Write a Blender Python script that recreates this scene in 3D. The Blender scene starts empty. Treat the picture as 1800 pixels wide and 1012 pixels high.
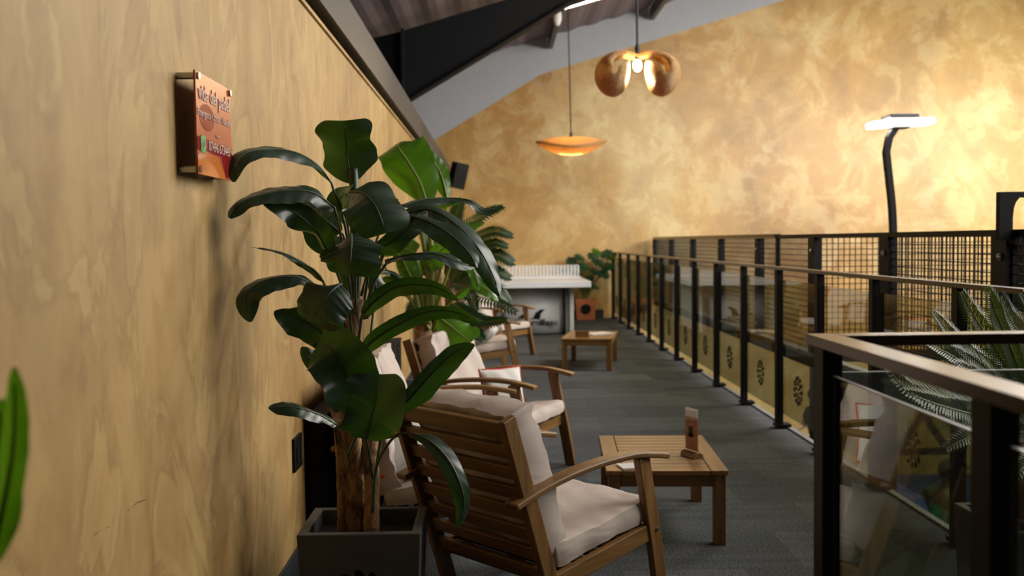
import bpy, math, random
from mathutils import Vector, Matrix
random.seed(7)
S = bpy.context.scene
COL = S.collection
PI = math.pi

# ------------------------------------------------------------------ camera
CAM_R = [[0.9997882, 0.012998, -0.0159589], [-0.016551, 0.0467994, -0.9987672], [-0.0122351, 0.9988197, 0.0470046]]
cam_d = bpy.data.cameras.new('camera')
cam_d.lens = 35.0; cam_d.sensor_width = 36.0; cam_d.clip_start = 0.05; cam_d.clip_end = 200
cam_d.dof.use_dof = True; cam_d.dof.focus_distance = 3.35; cam_d.dof.aperture_fstop = 3.2
cam = bpy.data.objects.new('camera', cam_d); COL.objects.link(cam)
M4 = Matrix(CAM_R).to_4x4(); M4.translation = (0, 0, 1.35)
cam.matrix_world = M4
S.camera = cam

# ------------------------------------------------------------------ world, exposure, hall lights and added unseen lights
S.view_settings.view_transform = 'Standard'
S.view_settings.look = 'None'
S.view_settings.gamma = 1.0
S.view_settings.use_curve_mapping = False
S.view_settings.exposure = 0.0
S.cycles.max_bounces = 8
S.cycles.transparent_max_bounces = 16
W = bpy.data.worlds.new('hall_air'); S.world = W; W.use_nodes = True
W.node_tree.nodes['Background'].inputs[0].default_value = (1.0, .93, .82, 1)
W.node_tree.nodes['Background'].inputs[1].default_value = 0.04

def area(name, loc, aim, sx, sy, watts, color):
    d = bpy.data.lights.new(name, 'AREA'); d.shape = 'RECTANGLE'; d.size = sx; d.size_y = sy
    d.energy = watts; d.color = color
    o = bpy.data.objects.new(name, d); COL.objects.link(o); o.location = loc
    o.rotation_euler = (Vector(aim) - Vector(loc)).to_track_quat('-Z', 'Y').to_euler()
    return o
area('unseen_light', (4.9, 4.3, 3.7), (-.7, 3.8, 1.0), 3.0, 4.2, 475, (1, .95, .87))  # unseen key light, added low on the right to brighten the walkway
area('unseen_light', (5.4, 9.6, 4.6), (.3, 11.5, 0.2), 1.4, 3.0, 620, (1, .95, .87))  # high hall light, out of view
area('unseen_light', (8.2, 12.8, 3.2), (6.8, 17.2, .9), 5.0, .5, 620, (1, .94, .82))  # unseen wash light, added to brighten the right of the back wall
area('court_light', (7.0, 7.5, 3.6), (6.5, 9.0, -2.8), 2.0, 2.0, 420, (1, .97, .92))

# ------------------------------------------------------------------ materials
ALB = .62      # paints, fabrics and woods are darker than they photograph; the lamps make up for it
def srgb(r, g, b):
    f = lambda c: (c / 255 / 12.92) if c / 255 <= .04045 else ((c / 255 + .055) / 1.055) ** 2.4
    return (f(r) * ALB, f(g) * ALB, f(b) * ALB, 1)
def mat(name):
    m = bpy.data.materials.new(name); m.use_nodes = True
    nt = m.node_tree; return m, nt, nt.nodes, nt.links, nt.nodes['Principled BSDF']
def coords(N, L, scale=(1, 1, 1), kind='Object', rot=(0, 0, 0)):
    t = N.new('ShaderNodeTexCoord'); mp = N.new('ShaderNodeMapping')
    mp.inputs['Scale'].default_value = scale; mp.inputs['Rotation'].default_value = rot
    L.new(t.outputs[kind], mp.inputs[0]); return mp.outputs[0]
def noise(N, L, vec, scale, detail=4, rough=.55, dist=0):
    n = N.new('ShaderNodeTexNoise'); n.inputs['Scale'].default_value = scale
    n.inputs['Detail'].default_value = detail; n.inputs['Roughness'].default_value = rough
    n.inputs['Distortion'].default_value = dist; L.new(vec, n.inputs['Vector']); return n.outputs[0]
def ramp(N, L, fac, stops):
    r = N.new('ShaderNodeValToRGB'); e = r.color_ramp.elements
    while len(e) < len(stops): e.new(.5)
    for k, (p, c) in enumerate(stops): e[k].position = p; e[k].color = c
    L.new(fac, r.inputs[0]); return r.outputs[0]
def mix(N, L, a, b, fac, mode='MIX'):
    m = N.new('ShaderNodeMix'); m.data_type = 'RGBA'; m.blend_type = mode
    if isinstance(fac, (int, float)): m.inputs[0].default_value = fac
    else: L.new(fac, m.inputs[0])
    for s, v in ((6, a), (7, b)):
        if isinstance(v, tuple): m.inputs[s].default_value = v
        else: L.new(v, m.inputs[s])
    return m.outputs[2]
def bump(N, L, P, h, strength, dist=.01):
    b = N.new('ShaderNodeBump'); b.inputs['Strength'].default_value = strength
    b.inputs['Distance'].default_value = dist; L.new(h, b.inputs['Height']); L.new(b.outputs[0], P.inputs['Normal'])
def flat(name, c, rough=.5, metal=0, var=.12, vscale=8, bstr=0, spec=.5):
    m, nt, N, L, P = mat(name)
    v = coords(N, L); n = noise(N, L, v, vscale, 5)
    lo = tuple(x * (1 - var) for x in c[:3]) + (1,); hi = tuple(min(1, x * (1 + var)) for x in c[:3]) + (1,)
    L.new(ramp(N, L, n, [(.3, lo), (.7, hi)]), P.inputs['Base Color'])
    P.inputs['Roughness'].default_value = rough; P.inputs['Metallic'].default_value = metal
    P.inputs['Specular IOR Level'].default_value = spec
    if bstr: bump(N, L, P, noise(N, L, v, vscale * 6, 5), bstr, .004)
    return m
def glow(name, c, s):
    m, nt, N, L, P = mat(name); P.inputs['Base Color'].default_value = c
    P.inputs['Emission Color'].default_value = c; P.inputs['Emission Strength'].default_value = s; return m

def plaster(name, dark, mid, light, sc, stretch, rough=.6, vein=.28):
    m, nt, N, L, P = mat(name)
    v = coords(N, L, stretch)
    a = noise(N, L, v, sc, 5, .55, .35); b = noise(N, L, v, sc * 3.3, 8, .68, .5); c = noise(N, L, v, sc * .3, 3, .5, .2)
    d = noise(N, L, coords(N, L, tuple(x * 1.0 for x in stretch), rot=(.4, .3, .2)), sc * 1.3, 6, .6, 1.2)
    c1 = ramp(N, L, a, [(.36, dark), (.47, mid), (.56, mid), (.64, light)])
    c2 = ramp(N, L, b, [(.36, dark), (.5, mid), (.56, light), (.72, light)])
    c3 = ramp(N, L, c, [(.38, dark), (.62, light)])
    c4 = ramp(N, L, d, [(.44, mid), (.50, dark), (.53, light), (.62, mid)])
    o = mix(N, L, mix(N, L, mix(N, L, c1, c2, .42), c3, .35), c4, vein)
    L.new(o, P.inputs['Base Color']); P.inputs['Roughness'].default_value = rough
    bump(N, L, P, b, .2, .01)
    return m
m_wall_l = plaster('sand_plaster', srgb(128, 90, 40), srgb(181, 143, 84), srgb(210, 177, 113), 1.9, (1, .95, .55), .55)
m_wall_b = plaster('ochre_plaster', srgb(136, 92, 36), srgb(204, 154, 74), srgb(244, 220, 160), .5, (1, 1, .9), .5, .10)
m_white = flat('painted_wall', srgb(176, 178, 184), .7, var=.03)
m_roof = flat('roof_sheet', srgb(132, 118, 122), .6, var=.05)
m_steel = flat('dark_steel', srgb(9, 10, 14), .7, var=.1, spec=.2)
m_purlin = flat('grey_steel', srgb(96, 92, 90), .5, var=.1)
m_beam = flat('grey_beam', srgb(66, 64, 64), .5, var=.12, vscale=3)
m_black = flat('black_powder_coat', srgb(10, 9, 9), .5, var=.1, spec=.2)
m_rail = flat('bronze_rail', srgb(66, 52, 42), .26, metal=.45, var=.06)
m_silver = flat('silver', srgb(200, 200, 200), .25, 1, .03)
m_skirt = flat('dark_skirting', srgb(40, 44, 48), .5)
m_conc = flat('dark_concrete', srgb(88, 88, 86), .6, var=.25, vscale=5, bstr=.15)
m_terra = flat('orange_clay', srgb(196, 112, 72), .6, var=.1)
m_soil = flat('black_soil', srgb(26, 23, 20), .9, var=.4, vscale=40, bstr=.8)
m_bark = None
m_greymet = flat('light_grey_metal', srgb(226, 229, 234), .4, var=.03)
m_greymet2 = flat('mid_grey_metal', srgb(120, 124, 130), .4, var=.05)
m_paper = flat('white_paper', srgb(226, 224, 220), .6, var=.03)
m_red = flat('red_fabric', srgb(196, 30, 38), .8, var=.1, vscale=30)
m_orange = flat('orange_fabric', srgb(232, 84, 48), .8, var=.2, vscale=12)
m_pill = flat('white_fabric', srgb(232, 228, 222), .85, var=.04, vscale=14, bstr=.1)
m_cloth = flat('beige_fabric', srgb(206, 190, 180), .85, var=.05, vscale=6, bstr=.12)
def cloth_bump():
    nt = m_cloth.node_tree; N = nt.nodes; L = nt.links; P = N['Principled BSDF']
    for l in list(P.inputs['Normal'].links): L.remove(l)
    bump(N, L, P, noise(N, L, coords(N, L, (1, 1, 1.6)), 4.5, 2, .45, .9), .3, .03)
cloth_bump()
m_court = flat('blue_turf', srgb(42, 78, 150), .8, var=.12, vscale=3)
m_low = flat('grey_court_surround', srgb(90, 92, 88), .7, var=.12)
m_line = flat('white_line', srgb(225, 225, 225), .7, var=.03)
m_kerb = flat('pale_edge_trim', srgb(140, 140, 138), .5, var=.08)
m_rope = flat('black_cable', srgb(30, 26, 24), .7)

def wood(name, axis):
    m, nt, N, L, P = mat(name)
    sc = [26, 26, 26]; sc[axis] = 1.6
    v = coords(N, L, tuple(sc)); a = noise(N, L, v, 1.0, 6, .6, .6)
    v2 = coords(N, L, (2.5, 2.5, 2.5)); b = noise(N, L, v2, 1, 2)
    c = ramp(N, L, a, [(.25, srgb(112, 76, 34)), (.5, srgb(166, 122, 64)), (.75, srgb(196, 152, 90))])
    d = ramp(N, L, b, [(.3, srgb(200, 180, 160)), (.7, srgb(255, 250, 240))])
    L.new(mix(N, L, c, d, .8, 'MULTIPLY'), P.inputs['Base Color']); P.inputs['Roughness'].default_value = .42
    bump(N, L, P, a, .12, .003); return m
m_wx, m_wy, m_wz = wood('oiled_wood_x', 0), wood('oiled_wood_y', 1), wood('oiled_wood_z', 2)

def carpet():
    m, nt, N, L, P = mat('charcoal_carpet')
    v = coords(N, L)
    n = noise(N, L, v, 95, 3, .75)
    n2 = noise(N, L, coords(N, L, (1.2, 14, 1)), 1.0, 4, .6, .3)
    ch = N.new('ShaderNodeTexBrick'); ch.offset = .5; ch.inputs['Scale'].default_value = 1.0
    ch.inputs['Color1'].default_value = srgb(84, 87, 91); ch.inputs['Color2'].default_value = srgb(106, 109, 112)
    ch.inputs['Mortar'].default_value = srgb(86, 89, 92); ch.inputs['Mortar Size'].default_value = .002
    ch.inputs['Brick Width'].default_value = .5; ch.inputs['Row Height'].default_value = .5
    L.new(v, ch.inputs['Vector'])
    f = ramp(N, L, n, [(.35, (.35, .35, .35, 1)), (.65, (1.5, 1.5, 1.5, 1))])
    g = ramp(N, L, n2, [(.35, (.82, .82, .82, 1)), (.65, (1.1, 1.1, 1.1, 1))])
    L.new(mix(N, L, mix(N, L, ch.outputs[0], f, 1, 'MULTIPLY'), g, 1, 'MULTIPLY'), P.inputs['Base Color'])
    P.inputs['Roughness'].default_value = .95; P.inputs['Specular IOR Level'].default_value = .15
    bump(N, L, P, n, .9, .01); return m
m_carpet = carpet()

def leafmat(name, top, trans, tf, rough=.34):
    m, nt, N, L, P = mat(name)
    n = noise(N, L, coords(N, L, (1, 1, 1)), 9, 3)
    hi = tuple(min(1, x * 1.5) for x in top[:3]) + (1,); lo = tuple(x * .65 for x in top[:3]) + (1,)
    L.new(ramp(N, L, n, [(.3, lo), (.7, hi)]), P.inputs['Base Color']); P.inputs['Roughness'].default_value = rough
    t = N.new('ShaderNodeBsdfTranslucent'); t.inputs[0].default_value = trans
    x = N.new('ShaderNodeMixShader'); x.inputs[0].default_value = tf
    L.new(P.outputs[0], x.inputs[1]); L.new(t.outputs[0], x.inputs[2])
    L.new(x.outputs[0], N['Material Output'].inputs[0]); return m
m_leaf = leafmat('dark_leaf', srgb(38, 58, 44), srgb(100, 160, 20), .10, .36)
m_leaf2 = leafmat('bright_leaf', srgb(66, 108, 24), srgb(120, 190, 16), .34)
m_palm = leafmat('palm_leaf', srgb(36, 66, 30), srgb(80, 140, 30), .14, .45)
m_sago = leafmat('sago_leaf', srgb(58, 76, 54), srgb(110, 140, 30), .22, .4)
m_mons = leafmat('monstera_leaf', srgb(38, 72, 48), srgb(80, 150, 40), .2, .3)
m_rib = flat('leaf_rib', srgb(66, 80, 48), .5)
m_stem = flat('green_stem', srgb(112, 130, 40), .5)
def bark():
    m, nt, N, L, P = mat('brown_bark')
    a = noise(N, L, coords(N, L, (14, 14, 7)), 1.4, 7, .65, 1.2)
    L.new(ramp(N, L, a, [(.36, srgb(56, 34, 18)), (.48, srgb(160, 118, 72)), (.66, srgb(214, 170, 116))]), P.inputs['Base Color'])
    P.inputs['Roughness'].default_value = .8; bump(N, L, P, a, .8, .02); return m
m_bark = bark()

def glass(name, tint, ior=1.5, rough=0.0):
    # thin pane: tinted see-through with Fresnel reflection
    m, nt, N, L, P = mat(name); N.remove(P)
    t = N.new('ShaderNodeBsdfTransparent'); t.inputs[0].default_value = tint
    g = N.new('ShaderNodeBsdfGlossy'); g.inputs['Roughness'].default_value = rough
    f = N.new('ShaderNodeFresnel'); gm = N.new('ShaderNodeNewGeometry')
    mp = N.new('ShaderNodeMapRange'); L.new(gm.outputs['Backfacing'], mp.inputs[0]); mp.inputs[3].default_value = ior; mp.inputs[4].default_value = 1 / ior
    L.new(mp.outputs[0], f.inputs[0])
    x = N.new('ShaderNodeMixShader'); L.new(f.outputs[0], x.inputs[0]); L.new(t.outputs[0], x.inputs[1]); L.new(g.outputs[0], x.inputs[2])
    L.new(x.outputs[0], N['Material Output'].inputs[0]); return m
m_glass = glass('smoked_glass', (.74, .75, .66, 1), 1.42)
m_glassb = glass('near_glass', (.82, .84, .78, 1), 1.8)
m_glassc = glass('court_glass', (.9, .93, .9, 1), 1.2)
m_acryl = glass('clear_acrylic', (.93, .93, .93, 1), 1.45)

def weave():
    m, nt, N, L, P = mat('woven_bamboo')
    v = coords(N, L, (1, 1, 1))
    w = N.new('ShaderNodeTexWave'); w.inputs['Scale'].default_value = 26; w.inputs['Distortion'].default_value = 1.5
    w.inputs['Detail'].default_value = 2; w.bands_direction = 'Z'; L.new(v, w.inputs['Vector'])
    c = ramp(N, L, w.outputs[0], [(.2, srgb(222, 168, 92)), (.8, (.92, .76, .46, 1))])
    vo = N.new('ShaderNodeTexVoronoi'); vo.inputs['Scale'].default_value = 42; L.new(v, vo.inputs['Vector'])
    c = mix(N, L, c, ramp(N, L, vo.outputs['Distance'], [(.25, (1, 1, 1, 1)), (.55, (.62, .48, .30, 1))]), .55, 'MULTIPLY')
    L.new(c, P.inputs['Base Color']); P.inputs['Roughness'].default_value = .5
    t = N.new('ShaderNodeBsdfTranslucent'); L.new(c, t.inputs[0])
    x = N.new('ShaderNodeMixShader'); x.inputs[0].default_value = .58
    L.new(P.outputs[0], x.inputs[1]); L.new(t.outputs[0], x.inputs[2]); L.new(x.outputs[0], N['Material Output'].inputs[0])
    bump(N, L, P, w.outputs[0], .7, .02); return m
m_weave = weave()

# ------------------------------------------------------------------ mesh helpers
class MB:
    def __init__(s): s.v = []; s.f = []; s.smooth = False
    def add(s, vs, fs):
        b = len(s.v); s.v += [tuple(p) for p in vs]; s.f += [tuple(i + b for i in f) for f in fs]; return s
    def box(s, x0, x1, y0, y1, z0, z1):
        return s.add([(x0, y0, z0), (x1, y0, z0), (x1, y1, z0), (x0, y1, z0), (x0, y0, z1), (x1, y0, z1), (x1, y1, z1), (x0, y1, z1)],
                     [(0, 3, 2, 1), (4, 5, 6, 7), (0, 1, 5, 4), (1, 2, 6, 5), (2, 3, 7, 6), (3, 0, 4, 7)])
    def sweep(s, pts, w, t, side, taper=None):
        # rectangular bar along a polyline: w across 'side', t across the other direction
        pts = [Vector(p) for p in pts]; side = Vector(side).normalized(); n = len(pts); vs = []
        for i, p in enumerate(pts):
            T = (pts[min(i + 1, n - 1)] - pts[max(i - 1, 0)]).normalized()
            q = T.cross(side).normalized(); ww = w; tt = t
            if taper: tt = t * taper[i]
            for a, b in ((-1, -1), (1, -1), (1, 1), (-1, 1)): vs.append(p + side * a * ww / 2 + q * b * tt / 2)
        fs = [(3, 2, 1, 0), tuple(4 * (n - 1) + k for k in range(4))]
        for i in range(n - 1):
            for k in range(4):
                a = 4 * i + k; b = 4 * i + (k + 1) % 4; fs.append((a, b, b + 4, a + 4))
        return s.add(vs, fs)
    def tube(s, pts, r, seg=8, r1=None, rough=0, cap=True):
        pts = [Vector(p) for p in pts]; n = len(pts); vs = []
        ref = Vector((.13, .97, .21))
        for i, p in enumerate(pts):
            T = (pts[min(i + 1, n - 1)] - pts[max(i - 1, 0)]).normalized()
            a = T.cross(ref).normalized(); b = T.cross(a)
            rr = r if r1 is None else r + (r1 - r) * i / (n - 1)
            for k in range(seg):
                th = 2 * PI * k / seg; q = rr * (1 + (random.random() - .5) * rough)
                vs.append(p + a * math.cos(th) * q + b * math.sin(th) * q)
        fs = [(i * seg + k, i * seg + (k + 1) % seg, (i + 1) * seg + (k + 1) % seg, (i + 1) * seg + k) for i in range(n - 1) for k in range(seg)]
        if cap: fs += [tuple(range(seg))[::-1], tuple((n - 1) * seg + k for k in range(seg))]
        return s.add(vs, fs)
    def ell(s, c, r, seg=16, rings=10, keep=None):
        vs = []; fs = []
        for i in range(rings + 1):
            ph = PI * i / rings
            for k in range(seg):
                th = 2 * PI * k / seg
                vs.append((c[0] + r[0] * math.sin(ph) * math.cos(th), c[1] + r[1] * math.sin(ph) * math.sin(th), c[2] + r[2] * math.cos(ph)))
        for i in range(rings):
            for k in range(seg):
                f = (i * seg + k, (i + 1) * seg + k, (i + 1) * seg + (k + 1) % seg, i * seg + (k + 1) % seg)
                if keep:
                    m = [sum(vs[q][d] for q in f) / 4 for d in range(3)]
                    if not keep(*m): continue
                fs.append(f)
        return s.add(vs, fs)
    def grid(s, nu, nv, fn, hole=None):
        vs = [fn(i / nu, j / nv) for j in range(nv + 1) for i in range(nu + 1)]
        fs = [(j * (nu + 1) + i, j * (nu + 1) + i + 1, (j + 1) * (nu + 1) + i + 1, (j + 1) * (nu + 1) + i)
              for j in range(nv) for i in range(nu) if not (hole and hole(i, j))]
        return s.add(vs, fs)
    def prism(s, poly, axis, a, b):
        # poly of 2-tuples in the plane across 'axis' (0:x,1:y,2:z), extruded from a to b
        def P(u, v, w): return ((w, u, v), (u, w, v), (u, v, w))[axis]
        n = len(poly)
        return s.add([P(u, v, a) for u, v in poly] + [P(u, v, b) for u, v in poly],
                     [tuple(range(n)), tuple(range(2 * n - 1, n - 1, -1))] + [(i, i + n, (i + 1) % n + n, (i + 1) % n) for i in range(n)])
    def build(s, name, m, parent=None, world=False, bevel=0, smooth=False, solid=0, sub=0):
        vs = s.v
        if world and parent is not None:
            mw = Matrix.Translation(parent.location) @ parent.rotation_euler.to_matrix().to_4x4(); inv = mw.inverted()
            vs = [tuple(inv @ Vector(p)) for p in vs]
        me = bpy.data.meshes.new(name); me.from_pydata(vs, [], s.f); me.update(); me.materials.append(m)
        if smooth: me.polygons.foreach_set('use_smooth', [True] * len(me.polygons))
        o = bpy.data.objects.new(name, me); COL.objects.link(o)
        if parent is not None: o.parent = parent
        if solid:
            q = o.modifiers.new('solid', 'SOLIDIFY'); q.thickness = solid; q.offset = 0
        if bevel:
            q = o.modifiers.new('bevel', 'BEVEL'); q.width = bevel; q.segments = 2; q.limit_method = 'ANGLE'
        if sub:
            q = o.modifiers.new('sub', 'SUBSURF'); q.levels = sub; q.render_levels = sub
        return o
def tag(o, label=None, cat=None, group=None, kind=None):
    for k, v in (('label', label), ('category', cat), ('group', group), ('kind', kind)):
        if v: o[k] = v
    return o
def thing(name, label, cat, loc=(0, 0, 0), rz=0, group=None):
    o = bpy.data.objects.new(name, None); COL.objects.link(o); o.location = loc; o.rotation_euler = (0, 0, rz)
    o.empty_display_size = .1
    return tag(o, label, cat, group)
def crom(P, n):
    P = [Vector(p) for p in P]
    if len(P) == 1: return [P[0]] * (n + 1)
    Q = [P[0] * 2 - P[1]] + P + [P[-1] * 2 - P[-2]]; out = []
    # arc-length-ish resample
    segs = len(P) - 1; fine = []
    for i in range(segs):
        a, b, c, d = Q[i:i + 4]
        for k in range(12):
            t = k / 12
            fine.append(.5 * ((2 * b) + (c - a) * t + (2 * a - 5 * b + 4 * c - d) * t * t + (3 * b - a - 3 * c + d) * t ** 3))
    fine.append(P[-1]); L = [0]
    for i in range(1, len(fine)): L.append(L[-1] + (fine[i] - fine[i - 1]).length)
    j = 0
    for k in range(n + 1):
        s = L[-1] * k / n
        while j < len(L) - 2 and L[j + 1] < s: j += 1
        u = (s - L[j]) / max(1e-9, L[j + 1] - L[j]); out.append(fine[j].lerp(fine[j + 1], min(1, u)))
    return out
def text(s, size, m, parent, loc, rot, name='lettering', align='CENTER', ext=.0006, sx=1, bold=0):
    c = bpy.data.curves.new(name, 'FONT'); c.body = s; c.size = size; c.align_x = align; c.align_y = 'CENTER'
    c.extrude = ext; c.offset = bold; c.materials.append(m); c.resolution_u = 3
    tmp = bpy.data.objects.new(name, c); me = bpy.data.meshes.new_from_object(tmp); bpy.data.objects.remove(tmp)
    o = bpy.data.objects.new(name, me); COL.objects.link(o); o.parent = parent; o.location = loc; o.rotation_euler = rot; o.scale = (sx, 1, 1)
    return o

# ------------------------------------------------------------------ the setting
WX = -.80; BY = 17.2; AX = 2.05; LOW = -2.83
def struct(name, mb, m, **k):
    o = mb.build(name, m, **k); o['kind'] = 'structure'; return o
fl = MB().box(WX, .72, -1.5, 2.14, -.25, 0).box(WX, AX, 2.14, BY, -.25, 0)
struct('floor', fl, m_carpet)
struct('trim_1', MB().box(AX, AX + .035, 2.14, BY, -.25, .012), m_kerb)
struct('wall_left', MB().box(WX - .12, WX, -1.5, BY, 0, 2.36), m_wall_l)
struct('baseboard_left', MB().box(WX, WX + .012, -1.5, BY, 0, .155), m_skirt)
struct('baseboard_back', MB().box(WX + .012, 1.86, BY - .014, BY, 0, .15), m_skirt)
struct('trim_2', MB().box(WX - .12, WX + .04, -1.5, BY, 2.42, 2.64), m_beam)
struct('shadow_strip', MB().box(WX - .12, WX - .03, -1.5, BY, 2.36, 2.42), m_steel)  # black strip put in as the shadow line between wall and beam
struct('trim_4', MB().box(WX - .03, WX + .012, -1.5, BY, 2.355, 2.372), m_wall_l)
YT = [(-4, 1.33), (-1.08, 3.07), (.807, 4.193), (3.744, 5.05), (13, 7.75)]
struct('wall_back', MB().prism([(13, LOW)] + YT[::-1] + [(-4, LOW)], 1, BY, BY + .2), m_wall_b)
struct('wall_back_upper', MB().prism([(p[0], p[1]) for p in YT] + [(13, 9.5), (-4, 6)], 1, BY + .0, BY + .2), m_white)
RZ = lambda x: 4.574 + .271 * x
struct('ceiling', MB().grid(160, 1, lambda u, v: (-3.5 + 16.5 * u, 1.0 + v * (BY - 1.0), RZ(-3.5 + 16.5 * u) + (.022 if int(u * 160 + .5) % 4 < 2 else 0)))
       .box(-4, -3.5, 1, BY, 2.0, 3.9), m_roof, solid=.01)
struct('floor_court_hall', MB().box(-3, 13, -3, BY, LOW - .1, LOW), m_low)
ct = struct('floor_blue_court', MB().box(2.8, 12.6, -1.5, 8.35, LOW, LOW + .012).box(2.8, 12.6, 8.55, BY - .05, LOW, LOW + .012), m_court)
ln = MB()
for y0, y1 in ((-1.5, 8.35), (8.55, 17.1)):
    ln.box(2.9, 12.5, y0 + 2.4, y0 + 2.46, LOW + .012, LOW + .016); ln.box(2.9, 12.5, y1 - 2.6, y1 - 2.54, LOW + .012, LOW + .016)
    ln.box(7.6, 7.66, y0 + 2.4, y1 - 2.55, LOW + .012, LOW + .0165)
    ln.box(5.0, 5.06, y0 + .1, y1 - .1, LOW + .012, LOW + .0165)
ln.build('court_line', m_line, ct)

# portal rafter and purlins
rf = thing('roof_rafter', 'black tapered steel rafter crossing under the roof above the left wall', 'roof beam', (-1.7, 12.5, 2.2))
MB().prism([(-3.3, 2.2), (-1.11, 2.2), (-1.11, 3.09), (.95, 4.295), (4.5, 5.45), (4.5, RZ(4.5) - .2), (-1.2, RZ(-1.2) - .3), (-3.3, RZ(-3.3) - .2)], 1, 12.5, 12.56).build('web', m_steel, rf, world=True)
MB().sweep([(-1.11, 12.53, 3.08), (.95, 12.53, 4.285), (4.5, 12.53, 5.44)], .22, .02, (0, 1, 0)).build('flange', m_steel, rf, world=True)
MB().box(-1.13, -1.10, 12.36, 12.7, 2.2, RZ(-1.1) - .3).build('stiffener', m_steel, rf, world=True)
for i, x in enumerate((-1.9, .98, 2.72, 4.4)):
    o = MB().box(x - .035, x + .035, 1.2, 12.3, RZ(x) - .22, RZ(x) - .02).box(x - .035, x + .035, 12.75, BY - .05, RZ(x) - .22, RZ(x) - .02) if i != 1 else \
        MB().box(x - .035, x + .035, 12.75, BY - .05, RZ(x) - .22, RZ(x) - .02)
    o = o.build('roof_purlin', m_purlin)
    tag(o, ['grey steel purlin under the dark roof sheets at far left', 'grey purlin ending on the white gable left of the lower pendant cord',
            'grey purlin ending on the white gable right of the upper pendant cord', 'grey purlin above the frame at the right of the gable'][i], 'purlin')
bt = thing('batten_light', 'white strip light fixed under the roof above the lower pendant', 'strip light', (1.1, 14.4, 4.7))
MB().box(-.02, 1.1, -.05, .05, .06, .09).build('housing', m_greymet, bt)
g = MB().tube([(0, 0, .04), (1.08, 0, .04)], .022, 8).build('tube', glow('tube_glow', (1, .97, .9, 1), 6), bt, smooth=True)
bt.rotation_euler = (0, -math.atan(.271), 0); bt.location = (.99, 14.4, 4.62)
em = thing('emergency_light', 'small white emergency lamp hanging by the left purlin', 'lamp', (.86, 13.4, 4.33))
MB().ell((0, 0, .0), (.06, .05, .13), 14, 9).build('body', m_pill, em, smooth=True)
MB().tube([(0, 0, .1), (0, 0, .42)], .012).build('stem', m_greymet, em)

# ------------------------------------------------------------------ balustrade A (far side of walkway)
def medallion(r, th=.003):
    m = MB()
    def blob(cx, cy, rx, ry, a, n=10):
        pts = [(cx + rx * math.cos(t) * math.cos(a) - ry * math.sin(t) * math.sin(a), cy + rx * math.cos(t) * math.sin(a) + ry * math.sin(t) * math.cos(a)) for t in [2 * PI * k / n for k in range(n)]]
        m.prism(pts, 0, -th / 2, th / 2)
    for k in range(12):
        a = 2 * PI * k / 12; blob(r * .80 * math.cos(a), r * .80 * math.sin(a), r * .20, r * .13, a + .7)
    for k in range(8):
        a = 2 * PI * k / 8 + .2; blob(r * .48 * math.cos(a), r * .48 * math.sin(a), r * .17, r * .09, a - .6)
    for k in range(3):
        a = 2 * PI * k / 3 + .5; blob(r * .2 * math.cos(a), r * .2 * math.sin(a), r * .12, r * .07, a)
    return m
XA = 2.0
ba = thing('glass_balustrade', 'long black balustrade with smoked glass panes along the right edge of the carpet', 'balustrade', (XA, 9, 0))
YA = [2.35, 3.3, 4.26, 5.22, 6.12] + [7.0 + i for i in range(11)]
MB().box(XA - .03, XA + .03, 2.14, 17.08, 1.125, 1.147).build('handrail', m_rail, ba, world=True, bevel=.003)
for i, y in enumerate(YA):
    p = MB().box(XA - .024, XA + .024, y - .03, y + .03, 0, 1.126).build('post', m_black, ba, world=True, bevel=.003)
    MB().box(XA - .03, XA + .075, y - .05, y + .05, 0.012, .032).build('base_plate', m_black, p, world=False).location = (0, 0, 0)
    q = p.children[0]; q.data.transform(Matrix.Translation(-ba.location))
    y2 = YA[i + 1] if i + 1 < len(YA) else None
    if y2:
        MB().box(XA + .008, XA + .012, y + .035, y2 - .035, .115, 1.055).build('glass_pane', m_glass, ba, world=True)
        md = medallion(.105); md.v = [(x + XA + .002, yy + (y + y2) / 2, z + .33) for x, yy, z in md.v]
        tag(md.build('medallion', m_black, ba, world=True), 'round black lattice emblem on the glass')

# ------------------------------------------------------------------ balustrade B (near, turns a corner)
bb = thing('glass_balustrade', 'near black balustrade corner with wide brown handrail at the lower right', 'balustrade', (.69, 2.1, 0))
MB().box(.660, .722, -.4, 2.112, 1.123, 1.145).box(.722, 1.97, 2.05, 2.112, 1.123, 1.145).build('handrail', m_rail, bb, world=True, bevel=.002)
def postb(x, y):
    MB().box(x - .021, x + .021, y - .03, y + .03, -.02, 1.124).build('post', m_black, bb, world=True, bevel=.003)
for x, y in ((.695, 2.07), (.695, 1.37), (.695, .6), (1.45, 2.082), (1.93, 2.082)): postb(x, y)
for x0, x1, y0, y1 in ((.693, .697, 1.42, 2.03), (.693, .697, .65, 1.32)):
    MB().box(x0, x1, y0, y1, .08, 1.063).build('glass_pane', m_glassb, bb, world=True)
    MB().box(x0 - .0015, x1 + .0015, y0, y1, 1.063, 1.0652).build('glass_edge', m_greymet2, bb, world=True)
for x0, x1 in ((.72, 1.42), (1.48, 1.9)):
    MB().box(x0, x1, 2.080, 2.084, .08, 1.063).build('glass_pane', m_glassb, bb, world=True)
    MB().box(x0, x1, 2.079, 2.085, 1.063, 1.0655).build('glass_edge', m_greymet, bb, world=True)

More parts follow.
